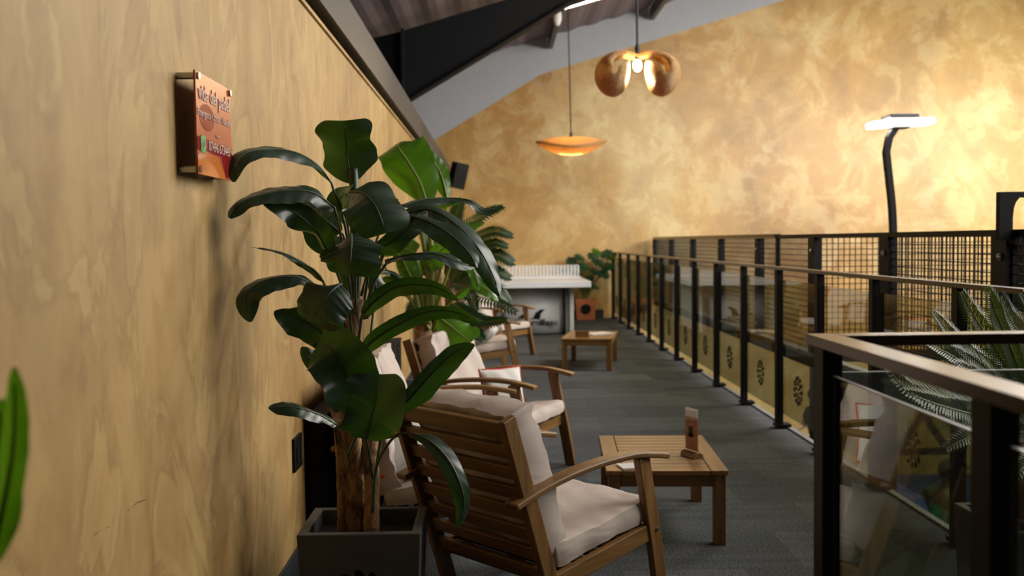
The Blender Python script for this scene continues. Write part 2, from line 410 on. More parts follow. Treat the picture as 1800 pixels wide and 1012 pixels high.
# ------------------------------------------------------------------ mesh fence of the padel courts (C)
XC = 2.724; ZT = 1.385; ZB = .365
fc = thing('mesh_fence', 'black wire mesh court fence with bolted posts beyond the walkway balustrade', 'fence', (XC, 10, LOW))
YC = [17.0, 15.4, 13.7, 11.98, 10.24, 8.45, 6.87, 5.28, 3.7, 2.2]
MB().box(XC - .03, XC + .03, 9.58, 17.05, ZT - .035, ZT + .004).build('top_rail', m_rail, fc, world=True)
MB().box(XC - .02, XC + .03, 1.5, 9.58, ZT - .04, ZT - .006).build('top_rail', m_black, fc, world=True)
MB().box(XC - .03, XC + .03, 1.5, 17.05, ZB - .13, ZB - .03).build('bottom_beam', m_black, fc, world=True)
MB().box(XC - .05, XC + .03, 1.5, 17.05, ZB - .03, ZB).build('beam_cap', m_kerb, fc, world=True)
for i, y in enumerate(YC):
    w = .05 if y > 9 else .075
    p = MB().box(XC - .035, XC + .035, y - w, y + w, ZB, ZT - .036).build('post', m_black, fc, world=True)
    if y < 9: MB().box(XC - .03, XC + .03, y - .05, y + .05, LOW, ZB - .13).build('lower_post', m_black, fc, world=True)
    for z in (1.235, .47):
        MB().ell((XC - .04, y - .02, z), (.018, .022, .022), 10, 8).build('bolt', m_silver, p, smooth=True).data.transform(Matrix.Translation(-Vector(fc.location)))
    if y > 3:
        y2 = YC[i + 1]
        if abs(y - 8.45) > .01:
            ms = MB()
            nz = 20; d = .0032
            for k in range(nz): z = ZB + .03 + k * .05; ms.box(XC - .001 - d, XC + d, y2 + .05, y - .05, z - d, z + d)
            ny = int((y - y2 - .1) / .05)
            for k in range(1, ny + 1): yy = y2 + .05 + k * .05; ms.box(XC - d, XC + d, yy - d, yy + d, ZB, ZT - .04)
            ms.build('wire_mesh', m_black, fc, world=True)
    if i + 1 < len(YC):
        MB().box(XC - .005, XC + .005, YC[i + 1] + .02, y - .02, LOW + .02, ZB - .135).build('glass_pane', m_glassc, fc, world=True)
MB().box(XC - .02, XC + .02, 9.55, 9.60, .95, ZT - .03).build('stay', m_black, fc, world=True)
fe = thing('mesh_fence', 'wire mesh end fence of the near court seen square on through the side fence', 'fence', (6, 8.62, LOW))
ms = MB(); d = .0036
for k in range(20): z = ZB + .03 + k * .05; ms.box(XC + .1, 9.0, 8.6 - d, 8.6 + d, z - d, z + d)
for k in range(126): x = XC + .1 + k * .05; ms.box(x - d, x + d, 8.6 - d, 8.6 + d, ZB, ZT - .03)
ms.build('wire_mesh', m_black, fe, world=True)
MB().box(XC + .06, 9.0, 8.57, 8.63, ZT - .04, ZT - .005).box(XC + .06, 9.0, 8.57, 8.63, ZB - .1, ZB).build('rail', m_black, fe, world=True)
for x in (4.6, 6.5, 8.4): MB().box(x - .04, x + .04, 8.56, 8.64, LOW, ZT - .03).build('post', m_black, fe, world=True)
MB().box(XC + .1, 9.0, 8.595, 8.605, LOW + .02, ZB - .11).build('glass_pane', m_glassc, fe, world=True)

# court lamp
lp = thing('court_lamp', 'curved black court floodlight with a glowing white bar on top', 'floodlight', (3.62, 9.0, LOW))
path = crom([(3.62, 9.0, LOW), (3.62, 9.0, .5), (3.61, 9.0, 1.45), (3.575, 9.0, 1.85), (3.545, 9.0, 2.12), (3.56, 9.0, 2.22), (3.64, 9.0, 2.35)], 40)
MB().sweep(path, .07, .055, (0, 1, 0)).build('pole', m_black, lp, world=True, bevel=.004)
hd = MB(); hd.sweep(crom([(3.39, 9, 2.352), (3.5, 9, 2.362), (3.7, 9, 2.372), (3.955, 9, 2.385)], 12), .22, .055, (0, 1, 0)); 
hd.build('light_bar', glow('lamp_glow', (1, .96, .88, 1), 22), lp, world=True, bevel=.02)
MB().box(3.54, 3.80, 8.88, 9.12, 2.405, 2.445).box(3.58, 3.74, 8.93, 9.07, 2.32, 2.345).build('lamp_housing', m_purlin, lp, world=True, bevel=.01)

bk = thing('black_frame', 'black frame with a rounded opening standing above the mesh fence at the right edge', 'frame', (3.0, 5.2, LOW))
k_ = []
MB().box(2.63, 2.70, 5.16, 5.2, 1.32, 1.575).box(2.70, 3.4, 5.16, 5.2, 1.545, 1.575).prism([(2.70, 1.545), (2.735, 1.545), (2.715, 1.52), (2.705, 1.49), (2.70, 1.44)], 1, 5.16, 5.2) \
    .prism([(2.70, 1.37), (2.705, 1.36), (2.73, 1.34), (3.4, 1.33), (3.4, 1.30), (2.70, 1.30)], 1, 5.16, 5.2).box(3.3, 3.4, 5.16, 5.2, LOW, 1.575).build('panel', m_steel, bk, world=True)

# writing on the far wall
wl = tag(text('1', .98, m_steel, None, (6.01, BY - .004, -1.28), (PI / 2, 0, 0), 'wall_number', bold=.02), 'large black number one painted low on the ochre wall', 'wall number')
tr = MB()
tri = [(7.0, -2.42), (7.9, -2.42), (7.45, -1.75)]
for a, b in ((0, 1), (1, 2), (2, 0)): tr.sweep([(tri[a][0], BY - .006, tri[a][1]), (tri[b][0], BY - .006, tri[b][1])], .008, .12, (0, 1, 0))
tag(tr.build('wall_emblem', m_steel), 'black triangle outline painted low on the ochre wall', 'wall emblem')

# ------------------------------------------------------------------ things on the left wall
sg = thing('wall_sign', 'orange acrylic sign with white lettering on silver standoffs on the left wall', 'sign', (WX, 2.70, 1.66))
m_sign = flat('orange_acrylic', srgb(186, 84, 44), .3, var=.10, vscale=4)
m_maroon = flat('maroon_reflection', srgb(150, 38, 40), .12, var=.05)  # reflections on the glossy panel, painted as flat maroon shapes
m_orl = flat('light_orange_print', srgb(224, 128, 62), .12, var=.05)
m_wt = flat('white_print', srgb(236, 200, 184), .5, var=.02)
m_grn = flat('green_print', srgb(90, 175, 95), .4, var=.02)
MB().box(.046, .052, -.165, .165, -.13, .13).build('panel', m_sign, sg, bevel=.001)
R1 = (PI / 2, 0, PI / 2)
MB().prism([(-.165, -.035), (.165, -.035), (.165, -.13), (.10, -.13), (.05, -.07), (-.165, -.07)], 0, .052, .0525).build('reflection_band', m_maroon, sg)
MB().prism([(-.165 + .09 + .07 * math.cos(t), .02 + .035 * math.sin(t)) for t in [PI * 2 * k / 20 for k in range(20)]], 0, .052, .0524).build('reflection_blob', m_maroon, sg)
MB().prism([(-.16, -.075), (-.12, -.065), (.02, -.075), (.10, -.13), (-.165, -.13), (-.165, -.09)], 0, .0526, .053).build('printed_shape', m_orl, sg)
text('vida del padel', .054, m_wt, sg, (.0535, 0, .078), R1, bold=.0004)
text('Emergency Contact Number', .0275, m_wt, sg, (.0535, 0, .028), R1)
text('Phone', .013, m_wt, sg, (.0535, .02, -.02), R1)
text('07496 673445', .036, m_wt, sg, (.0535, .035, -.052), R1)
MB().prism([(-.118 + sx * (.022 - c) , -.052 + sy * (.022 - e)) for sx, sy, c, e in ((-1, -1, .006, 0), (1, -1, .006, 0), (1, -1, 0, .006), (1, 1, 0, .006), (1, 1, .006, 0), (-1, 1, .006, 0), (-1, 1, 0, .006), (-1, -1, 0, .006))], 0, .053, .0545).build('chat_icon', m_grn, sg)
ring = MB(); ring.tube([(.0548, -.118 + .013 * math.cos(t), -.051 + .013 * math.sin(t)) for t in [PI * 2 * k / 20 for k in range(21)]], .0014, 5)
ring.tube([(.0548, -.124, -.047), (.0548, -.121, -.054), (.0548, -.113, -.057)], .0018, 5).build('icon_outline', m_wt, sg)
for y in (-.15, .15):
    for z in (-.117, .117):
        MB().tube([(0, y, z), (.058, y, z)], .009, 12).build('standoff', m_silver, sg, smooth=False)

for i_, (pts_, r_) in enumerate((([(2.136, .780), (2.19, .783), (2.24, .7765)], .0016), ([(1.955, .781), (1.99, .782), (2.03, .7755)], .0012))):
    tag(MB().tube([(WX, y_, z_) for y_, z_ in pts_], r_, 5).build('wall_scratch', m_bark), ['upper dark scuff mark low on the left wall plaster', 'lower dark scuff mark low on the left wall plaster'][i_], 'scuff mark')
sp = thing('wall_speaker', 'small black speaker tilted on a bracket high at the far end of the left wall', 'speaker', (WX, 15.6, 2.38))
b = MB().box(-.11, .11, -.1, .1, -.2, .2).build('cabinet', m_black, sp, bevel=.01); b.location = (.23, 0, 0); b.rotation_euler = (.15, .18, .5)
MB().tube([(.0, 0, .02), (.14, 0, .02)], .03).build('bracket', m_black, sp)
so = thing('wall_socket', 'black socket plate low on the left wall beside the planter', 'socket', (WX, 3.915, .527))
MB().box(0, .012, -.075, .075, -.066, .066).build('plate', m_black, so, bevel=.003)
MB().box(.012, .016, -.045, -.01, -.03, .03).box(.012, .016, .015, .05, -.03, .03).build('socket_insert', m_steel, so)
lb = thing('low_black_box', 'long low black box against the left wall behind the wooden sofa', 'cabinet', (WX + .06, 5.7, 0))  # plain low black box along the wall behind the sofa
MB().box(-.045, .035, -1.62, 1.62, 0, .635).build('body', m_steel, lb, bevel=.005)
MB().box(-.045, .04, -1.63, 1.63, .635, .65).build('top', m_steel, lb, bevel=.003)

# ------------------------------------------------------------------ furniture
def cushion(mb, w, h, t, n=14, seed=0, puff=.35, wr=.008):
    """box cushion centred at origin: x thickness t, y width w, z height h"""
    rnd = random.Random(seed); ph = [rnd.uniform(0, 6.28) for _ in range(8)]
    def f(u, v, s):
        a = math.sin((u - .5) * PI * .96) / math.sin(PI * .48); b = math.sin((v - .5) * PI * .96) / math.sin(PI * .48)
        k = max(0, 1 - a * a) ** .5 * max(0, 1 - b * b) ** .5
        e = max(abs(a), abs(b)) ** 3
        x = s * t / 2 * (.74 + puff * k)
        x += s * wr * (math.sin(7 * a + 4 * b + ph[0]) + .6 * math.sin(15 * b - 7 * a + ph[1]) + 1.2 * e * math.sin(24 * a + ph[2]) * abs(b) + 1.2 * e * math.sin(21 * b + ph[3]) * abs(a))
        return (x, a * w / 2 * (1 - .035 * (1 - b * b) * 0 - .02 * b * b) + .004 * math.sin(9 * b + ph[5]), b * h / 2 * (1 - .02 * (a * a)) + .005 * math.sin(8 * a + ph[4]))
    for s in (-1, 1):
        mb.grid(n, n, (lambda u, v, s=s: f(u, v, s)) if s > 0 else (lambda u, v, s=s: f(1 - u, v, s)))
    # boxing strip
    per = [(k / n, 0) for k in range(n)] + [(1, k / n) for k in range(n)] + [(1 - k / n, 1) for k in range(n)] + [(0, 1 - k / n) for k in range(n)]
    vs = []; m = len(per)
    for (u, v) in per:
        A = Vector(f(u, v, 1)); B = Vector(f(u, v, -1)); mid = (A + B) / 2
        out = Vector((0, 2 * u - 1, 2 * v - 1)); out = out / max(1e-6, max(abs(out.y), abs(out.z)))
        o2 = Vector((0, out.y * (abs(out.y) > .99), out.z * (abs(out.z) > .99))) * .010
        vs += [A, mid + o2, B]
    fs = []
    for i in range(m):
        j = (i + 1) % m; fs += [(3 * i, 3 * i + 1, 3 * j + 1, 3 * j), (3 * i + 1, 3 * i + 2, 3 * j + 2, 3 * j + 1)]
    mb.add(vs, fs); return mb
def xform(mb, M):
    mb.v = [tuple(M @ Vector(p)) for p in mb.v]; return mb
BT = Vector((-.045, 0, .79)); BB = Vector((.215, 0, 0))     # back post line in the side plane
def back_at(z): return BB.x + (BT.x - BB.x) * z / BT.z
BANG = math.atan2(BB.x - BT.x, BT.z)
def seat_frame_parts(t, W, seats):
    h = W / 2
    for s in (-1, 1):
        y = s * (h - .02)
        MB().sweep([(back_at(.79), y, .79), (back_at(0), y, 0)], .028, .058, (0, 1, 0)).build('back_post', m_wz, t, bevel=.004)
        MB().sweep(crom([(.622, y, .562), (.652, y, .42), (.69, y, .25), (.735, y, 0)], 10), .03, .062, (0, 1, 0)).build('leg', m_wz, t, bevel=.004)
        MB().sweep(crom([(-.03, y, .505), (.12, y, .545), (.33, y, .575), (.55, y, .58), (.68, y, .563), (.755, y, .548)], 16), .06, .022, (0, 1, 0)).build('armrest', m_wx, t, bevel=.006)
        MB().sweep([(back_at(.21) + .01, y - s * .005, .205), (.69, y - s * .005, .283)], .026, .062, (0, 1, 0)).build('side_rail', m_wx, t, bevel=.003)
        MB().tube([(.69, y + s * .012, .285), (.69, y + s * .019, .285)], .007, 10).build('bolt', m_silver, t)
    hw = h - .036
    for k in range(8):
        z = .745 - k * .072; hh = .062 if k == 0 else .046
        x = back_at(z)
        MB().sweep([(x, -hw, z), (x, hw, z)], hh, .018, (-math.sin(BANG), 0, math.cos(BANG))).build('back_slat', m_wy, t, bevel=.003)
    MB().box(.655, .68, -hw, hw, .245, .305).build('front_rail', m_wy, t, bevel=.003)
    MB().box(.19, .21, -hw, hw, .18, .235).build('rear_rail', m_wy, t, bevel=.003)
    for k in range(6):
        x = .25 + k * .072; z = .212 + (x - .15) * .142
        MB().box(x - .022, x + .022, -hw, hw, z, z + .014).build('seat_slat', m_wy, t)
    n = seats; cw = (2 * hw) / n
    for i in range(n):
        yc = -hw + cw * (i + .5)
        sy = cw + .012
        c = cushion(MB(), sy, .53, .095, n=18, seed=i + int(W * 100), puff=.34, wr=.0025)
        tilt = math.atan(.142)
        xform(c, Matrix.Translation((.442, yc, .326)) @ Matrix.Rotation(-tilt, 4, 'Y') @ Matrix.Rotation(PI / 2, 4, 'Y'))
        c.build('seat_cushion', m_cloth, t, smooth=True, sub=1)
        c = cushion(MB(), sy - .02, .53, .135, n=18, seed=i + 9 + int(W * 100), puff=.42, wr=.008)
        xform(c, Matrix.Translation((back_at(.575) + .098, yc + .0, .558)) @ Matrix.Rotation(-BANG, 4, 'Y'))
        c.build('back_cushion', m_cloth, t, smooth=True, sub=1)
def chair(label, loc, ang, group='wooden armchairs'):
    t = thing('armchair', label, 'armchair', (loc[0], loc[1], 0), math.radians(ang), group)
    return t
c1 = chair('nearest wooden slat-back armchair with beige cushions, seen from behind beside the planter', (-.135, 3.368), 42.5)
seat_frame_parts(c1, .62, 1)
def copy_tree(o, par=None):
    c = o.copy(); COL.objects.link(c); c.parent = par
    for ch in list(o.children): copy_tree(ch, c)
    return c
spots = [('wooden armchair in the middle holding a white pillow, behind the nearest armchair', (-.352, 5.97), -25),
         ('wooden armchair with a white and red pillow, left of the far coffee table', (-.57, 9.75), 12),
         ('farthest wooden armchair, turned toward the viewer before the table tennis table', (-.33, 12.0), -38)]
cs = [c1]
for lab, loc, an in spots:
    c = copy_tree(c1); c['label'] = lab; c.location = (loc[0], loc[1], 0); c.rotation_euler = (0, 0, math.radians(an)); cs.append(c)
sf = thing('sofa', 'two seat wooden sofa with beige cushions along the left wall behind the trunks', 'sofa', (-.655, 4.66, 0), math.radians(0))
seat_frame_parts(sf, 1.22, 2)

def pillow(label, loc, rot, w, h, t, front, back, name='throw_pillow'):
    p = thing(name, label, 'pillow', loc); p.rotation_euler = rot
    n = 14
    def f(u, v, s):
        a = 2 * u - 1; b = 2 * v - 1
        k = max(0, (1 - a * a)) ** .5 * max(0, (1 - b * b)) ** .5
        return (s * (t / 2 * k + .002) + .003 * math.sin(8 * a + 5 * b), a * w / 2 * (1 - .07 * (1 - b * b) ** 1 * abs(a)), b * h / 2 * (1 - .07 * (1 - a * a) * abs(b)))
    MB().grid(n, n, lambda u, v: f(u, v, 1)).build('front_cover', front, p, smooth=True, solid=.003, sub=1)
    MB().grid(n, n, lambda u, v: f(1 - u, v, -1)).build('back_cover', back, p, smooth=True, solid=.003, sub=1)
    e = [(k / 10, 0) for k in range(10)] + [(1, k / 10) for k in range(10)] + [(1 - k / 10, 1) for k in range(10)] + [(0, 1 - k / 10) for k in range(11)]
    MB().tube([(0, *f(u, v, 1)[1:]) for u, v in e], .006, 6).build('piping', back, p, smooth=True)
    return p
pillow('white square pillow with red edges on the middle armchair', (.03, 5.62, .50), (0, -.25, math.radians(-60)), .27, .27, .12, m_pill, m_red)
pillow('white pillow with a red underside lying on the armchair left of the far coffee table', (-.13, 9.58, .46), (0, 1.0, math.radians(-20)), .36, .34, .15, m_pill, m_red)
pillow('white pillow with an orange patch on the seat of the sofa', (-.36, 4.27, .49), (0, -.9, math.radians(-70)), .36, .34, .14, m_pill, m_orange)
pillow('pink and white pillow on the farthest armchair', (-.16, 12.2, .56), (0, -.3, math.radians(-38)), .36, .34, .14, m_orange, m_pill)

def coffee_table(label, loc, ang, w, d, H=.335):
    t = thing('coffee_table', label, 'coffee table', (loc[0], loc[1], 0), math.radians(ang), 'wooden coffee tables')
    x, y = w / 2, d / 2
    for s in (-1, 1):
        MB().box(s * x - (.0 if s < 0 else .075), s * x + (.075 if s < 0 else 0), -y, y, H - .022, H).build('end_board', m_wy, t, bevel=.003)
    n = 11; y0 = -y + .0; st = (2 * y) / n
    for k in range(n):
        MB().box(-x + .078, x - .078, y0 + k * st + .0015, y0 + (k + 1) * st - .0015, H - .022, H - .001).build('top_slat', m_wx, t, bevel=.002)
    for s in (-1, 1):
        MB().box(-x + .05, x - .05, s * (y - .03) - .01, s * (y - .03) + .01, H - .075, H - .022).build('apron', m_wx, t)
        MB().box(s * (x - .03) - .01, s * (x - .03) + .01, -y + .05, y - .05, H - .075, H - .022).build('apron', m_wy, t)
    for sx in (-1, 1):
        for sy in (-1, 1):
            MB().box(sx * (x - .036) - .026, sx * (x - .036) + .026, sy * (y - .036) - .026, sy * (y - .036) + .026, 0, H - .022).build('leg', m_wz, t, bevel=.003)
    return t
coffee_table('nearer square-edged wooden coffee table carrying the upright menu holder', (.765, 4.715), -3.5, .535, .80)
coffee_table('farther wooden coffee table with papers, before the table tennis table', (1.01, 10.67), -11, .535, .90)

mh = thing('menu_holder', 'clear upright menu holder with a wooden foot on the nearer coffee table', 'menu holder', (.905, 4.60, .335), math.radians(-66))
MB().prism([(-.028, 0), (.028, 0), (.024, .018), (.008, .026), (-.008, .026), (-.024, .018)], 0, -.055, .055).build('base', m_wx, mh, bevel=.002)
MB().box(-.052, .052, -.0045, .0045, .024, .225).build('acrylic_pane', m_acryl, mh)
m_menu = flat('printed_menu', srgb(176, 112, 72), .5, var=.35, vscale=26)
MB().box(-.047, .047, -.0012, .0012, .03, .185).build('menu_card', m_menu, mh)
MB().box(-.047, .047, -.0013, .0013, .185, .219).build('menu_header', m_paper, mh)
MB().box(-.022, .012, -.0022, .0022, .09, .14).build('printed_picture', m_steel, mh)
def booklet(label, loc, rz, w=.15, d=.21):
    b_ = thing('booklet', label, 'booklet', loc, rz)
    MB().box(-w / 2, w / 2, -d / 2, d / 2, 0, .006).build('pages', m_paper, b_)
    MB().box(-w / 2 - .001, w / 2 + .001, -d / 2, d / 2, .006, .008).build('cover', m_paper, b_)
booklet('white booklet on the nearer coffee table, behind the armrest', (.60, 4.40, .335), .2, .12, .10)
booklet('white papers lying on the farther coffee table', (1.10, 10.75, .335), -1.0, .2, .3)
hb = thing('card_holder', 'small wooden card box standing on the farther coffee table', 'holder', (.90, 10.42, .335), -.2)
MB().box(-.07, .07, -.04, .04, 0, .012).build('base', m_wx, hb); MB().box(-.07, .07, -.04, -.03, .012, .065).box(-.07, .07, .03, .04, .012, .05).build('side', m_wx, hb)
MB().box(-.07, -.06, -.03, .03, .012, .06).box(.06, .07, -.03, .03, .012, .06).build('end', m_wx, hb)

# ------------------------------------------------------------------ table tennis table
tt = thing('table_tennis_table', 'light grey outdoor table tennis table with perforated steel net at the far wall', 'table tennis table', (.53, 15.3, 0))
MB().box(-.80, .80, -1.40, -.012, .745, .775).box(-.80, .80, .012, 1.40, .745, .775).build('table_top', m_greymet, tt, bevel=.004)
MB().box(-.80, .80, -1.405, -1.385, .695, .745).box(-.80, -.785, -1.385, 1.385, .70, .745).box(.785, .80, -1.385, 1.385, .70, .745).build('edge_frame', m_greymet, tt)
def hx(k, n): return (k // 2 + (.34 if k % 2 else 0)) / (n // 2 + .34)
MB().grid(57, 11, lambda u, v: (-.76 + 1.51 * hx(int(u * 57 + .5), 57), 0, .79 + .18 * hx(int(v * 11 + .5), 11)), hole=lambda i, j: i % 2 == 1 and j % 2 == 1 and j < 11).build('net', m_greymet, tt, solid=.008)
MB().box(-.78, .78, -.02, .02, .775, .792).build('net_base', m_greymet, tt)
for s in (-1, 1):
    MB().grid(16, 1, lambda u, v, s=s: (-.44 + .9 * u, s * (.90 + .14 * math.sin(PI * u)), .02 + .665 * v)).build('curved_panel', m_greymet, tt, solid=.02, smooth=True)
    [MB().box(s * .49 - .03, s * .49 + .03, q - .1, q + .1, 0, .70).build('leg', m_greymet2, tt, bevel=.01) for q in (-.94, .94)]
    MB().box(s * .55 - .03, s * .55 + .03, -1.06, 1.06, 0, .70).build('leg_cover', m_greymet, tt, bevel=.01)
text('cornilleau', .125, m_black, tt, (.10, -1.053, .177), (PI / 2, 0, 0), bold=.003)
def sh2(p): return [(x - .06, z - .10) for x, z in p]
MB().prism(sh2([(.0, .33), (.055, .345), (.09, .42), (.16, .465), (.23, .47), (.17, .41), (.15, .32), (.10, .33)]), 1, -1.056, -1.05).build('logo', m_black, tt)
MB().prism(sh2([(-.16, .35), (-.08, .34), (-.03, .40), (-.02, .44), (-.09, .40)]), 1, -1.05, -1.044).build('logo', m_black, tt)

# ------------------------------------------------------------------ pendant lamps
m_bulb = glow('bulb_glow', (1, .80, .48, 1), 60)
def bulb_light(loc, w):
    d_ = bpy.data.lights.new('bulb_light', 'POINT'); d_.energy = w; d_.color = (1, .74, .42); d_.shadow_soft_size = .04
    o = bpy.data.objects.new('bulb_light', d_); COL.objects.link(o); o.location = loc; return o
L1 = Vector((1.075, 14.0, 2.66))
p1 = thing('pendant_lamp', 'lower pendant lamp with a flat saucer shaped woven bamboo shade', 'pendant lamp', L1)
def saucer(u, v):
    th = 2 * PI * u; r = v; R_ = .50 * r
    z = .11 * (1 - r ** 2.2) - .10 * 0 + .05 * math.cos(2 * th) * r * r
    return (R_ * math.cos(th), R_ * .85 * math.sin(th), z + .02)
def saucer2(u, v):
    th = 2 * PI * u; r = v; R_ = .50 * r
    z = -.13 * (1 - r ** 2.4) + .05 * math.cos(2 * th) * r * r
    return (R_ * math.cos(th), R_ * .85 * math.sin(th), z + .02)
MB().grid(40, 10, saucer).build('shade', m_weave, p1, smooth=True, solid=.008)
MB().grid(40, 7, lambda u, v: saucer2(u, .35 + .65 * v)).build('lower_shade', m_weave, p1, smooth=True, solid=.008)
MB().ell((0, 0, .03), (.045, .045, .055), 12, 8).build('bulb', m_bulb, p1, smooth=True)
MB().tube([(0, 0, .08), (0, 0, .20)], .02).build('socket', m_rope, p1)
MB().tube([(0, 0, .18), (-.03, 0, 2.2)], .009, 6).build('cable', m_rope, p1)
b1 = bulb_light(L1 + Vector((0, 0, -.03)), 50); b1.parent = p1; b1.location = (0, 0, -.05)
L2 = Vector((1.51, 10.5, 3.32))
p2 = thing('pendant_lamp', 'upper pendant lamp with a folded two lobed woven bamboo shade', 'pendant lamp', L2)
sh = MB()
HALF = crom([(0, 0, -.035), (.12, 0, -.005), (.27, 0, -.015), (.41, 0, -.12), (.445, 0, -.27), (.38, 0, -.41), (.26, 0, -.47), (.15, 0, -.42), (.10, 0, -.30), (.085, 0, -.18), (.09, 0, -.10)], 36)
def lobe(u, v):
    a = 2 * u - 1; b = (2 * v - 1) * .985; sg_ = 1 if a >= 0 else -1
    t = min(36, int(round(abs(a) * 36))); c = HALF[t]; k = min(1, max(0, (abs(a) - .10) / .22)); k = k * k * (3 - 2 * k)
    cen = Vector((.265, 0, -.235)); q = c.lerp(cen + (c - cen) * math.sqrt(1 - b * b), k)
    return (sg_ * q.x, b * (.12 + .19 * k), q.z - .05 * (1 - k) * b * b)
sh.grid(72, 22, lobe)
sh.build('shade', m_weave, p2, smooth=True, solid=.006)
MB().ell((0, 0, -.15), (.045, .045, .06), 12, 8).build('bulb', m_bulb, p2, smooth=True)
MB().tube([(0, 0, -.09), (0, 0, .02)], .022).build('socket', m_rope, p2)
MB().tube([(0, 0, .01), (0, 0, .09)], .03, 8, r1=.012).tube([(0, 0, .08), (-.01, 0, 1.66)], .012, 6).build('cable', m_rope, p2)
b2 = bulb_light((0, 0, 0), 60); b2.parent = p2; b2.location = (0, 0, -.24)

# ------------------------------------------------------------------ plants
def leaf_mesh(mb, pts, hw, N, blunt, n=26, m=10, fold=.28, seed=0):
    rnd = random.Random(seed); P = crom(pts, n); N = Vector(N).normalized()
    a1, a2, a3 = (rnd.uniform(0, 6.28) for _ in range(3)); side0 = None; rows = []
    for i, p in enumerate(P):
        t = i / n; T = (P[min(i + 1, n)] - P[max(i - 1, 0)])
        T = T.normalized() if T.length > 1e-9 else Vector((0, 0, 1))
        s = T.cross(N)
        s = s.normalized() if s.length > .15 else (side0 or Vector((1, 0, 0)))
        if side0 is not None and s.dot(side0) < 0: s = -s
        if side0 is not None: s = (s * .5 + side0 * .5).normalized()
        side0 = s; Nn = s.cross(T).normalized()
        if Nn.dot(N) < 0: Nn = -Nn
        if blunt: w = hw * min(1, (t / .33 + .02) ** .62) * (1 - .25 * max(0, (t - .85) / .15) ** 3)
        else: w = hw * (t + .015) ** .5 * max(0, 1.004 - t) ** .55 / .70
        w = min(w, hw)
        row = []
        for k in range(m + 1):
            u = 2 * k / m - 1
            h = -fold * w * abs(u) ** 1.5 + .17 * w * math.sin(6.5 * t + a1 + (2 if u > 0 else 0)) * u * u + .10 * w * math.sin(14 * t + a2 + u) * abs(u) ** 3
            ww = w * (1 + .08 * math.sin(9 * t + a3 + 2 * u) + .03 * math.sin(23 * t + a1))
            h += .010 * hw / .08 * math.sin(46 * t - 5 * abs(u)) * (.3 + .4 * abs(u)) * .3
            row.append(p + s * u * ww + Nn * h)
        rows.append(row)
    vs = [q for r in rows for q in r]; M_ = m + 1
    fs = [(i * M_ + k, i * M_ + k + 1, (i + 1) * M_ + k + 1, (i + 1) * M_ + k) for i in range(n) for k in range(m)]
    mb.add(vs, fs); return P
def add_leaves(plant, data, m, rib, r=.0055, seed=0):
    for i, (pet, bl, hw, N, blunt) in enumerate(data):
        mb = MB(); P = leaf_mesh(mb, bl, hw, N, blunt, seed=seed + i)
        lo = mb.build('leaf', m, plant, world=True, smooth=True, sub=1)
        pp = crom(list(pet) + [bl[0]], 14) + P[1:-2]
        q = MB().tube(pp, r, 6, r1=r * .25); q.build('petiole', rib, plant, world=True, smooth=True).parent = lo
def add_tubes(plant, data, m, name, seg=12, rough=.16, r1f=.9):
    for pts, r in data:
        MB().tube(crom(pts, 34), r, seg, r1=r * r1f, rough=rough).build(name, m, plant, world=True, smooth=True)
def planter(name, label, cx, cy, w, d, H, m, emblem=True, soil=.05, wall=.03):
    t = thing(name, label, 'planter', (cx, cy, 0)); x, y = w / 2, d / 2; b = .88
    # tapered outside, open box inside
    o = [(-x * b, -y * b, 0), (x * b, -y * b, 0), (x * b, y * b, 0), (-x * b, y * b, 0), (-x, -y, H), (x, -y, H), (x, y, H), (-x, y, H),
         (-x + wall, -y + wall, H), (x - wall, -y + wall, H), (x - wall, y - wall, H), (-x + wall, y - wall, H),
         (-x + wall, -y + wall, H - soil - .05), (x - wall, -y + wall, H - soil - .05), (x - wall, y - wall, H - soil - .05), (-x + wall, y - wall, H - soil - .05)]
    f = [(3, 2, 1, 0)] + [(i, (i + 1) % 4, (i + 1) % 4 + 4, i + 4) for i in range(4)] + [(i + 4, (i + 1) % 4 + 4, (i + 1) % 4 + 8, i + 8) for i in range(4)] + \
        [(i + 8, (i + 1) % 4 + 8, (i + 1) % 4 + 12, i + 12) for i in range(4)] + [(12, 13, 14, 15)]
    MB().add(o, f).build('pot', m, t, bevel=.004)
    MB().grid(10, 10, lambda u, v: (-x + wall + u * (w - 2 * wall), -y + wall + v * (d - 2 * wall), H - soil + .004 * math.sin(u * 31) * math.sin(v * 27))).build('soil', m_soil, t, smooth=True)
    return t
pt1 = planter('planter', 'square dark concrete planter in the left foreground holding the banana plant', -.436, 3.21, .385, .32, .45, m_conc)
md = medallion(.10); md.v = [(yy, -.158 + (z - .0) * 0 + x, z + .24) for x, yy, z in md.v]
md.v = [(a, -.16 + .0 - .001 + (.45 - c) * -.0 + (.45 - c) * .043, c) for a, b_, c in md.v]
md.build('emblem', m_black, pt1)
bn = thing('banana_plant', 'dark leaved banana plant standing in the foreground concrete planter', 'plant', (-.43, 3.2, .39))
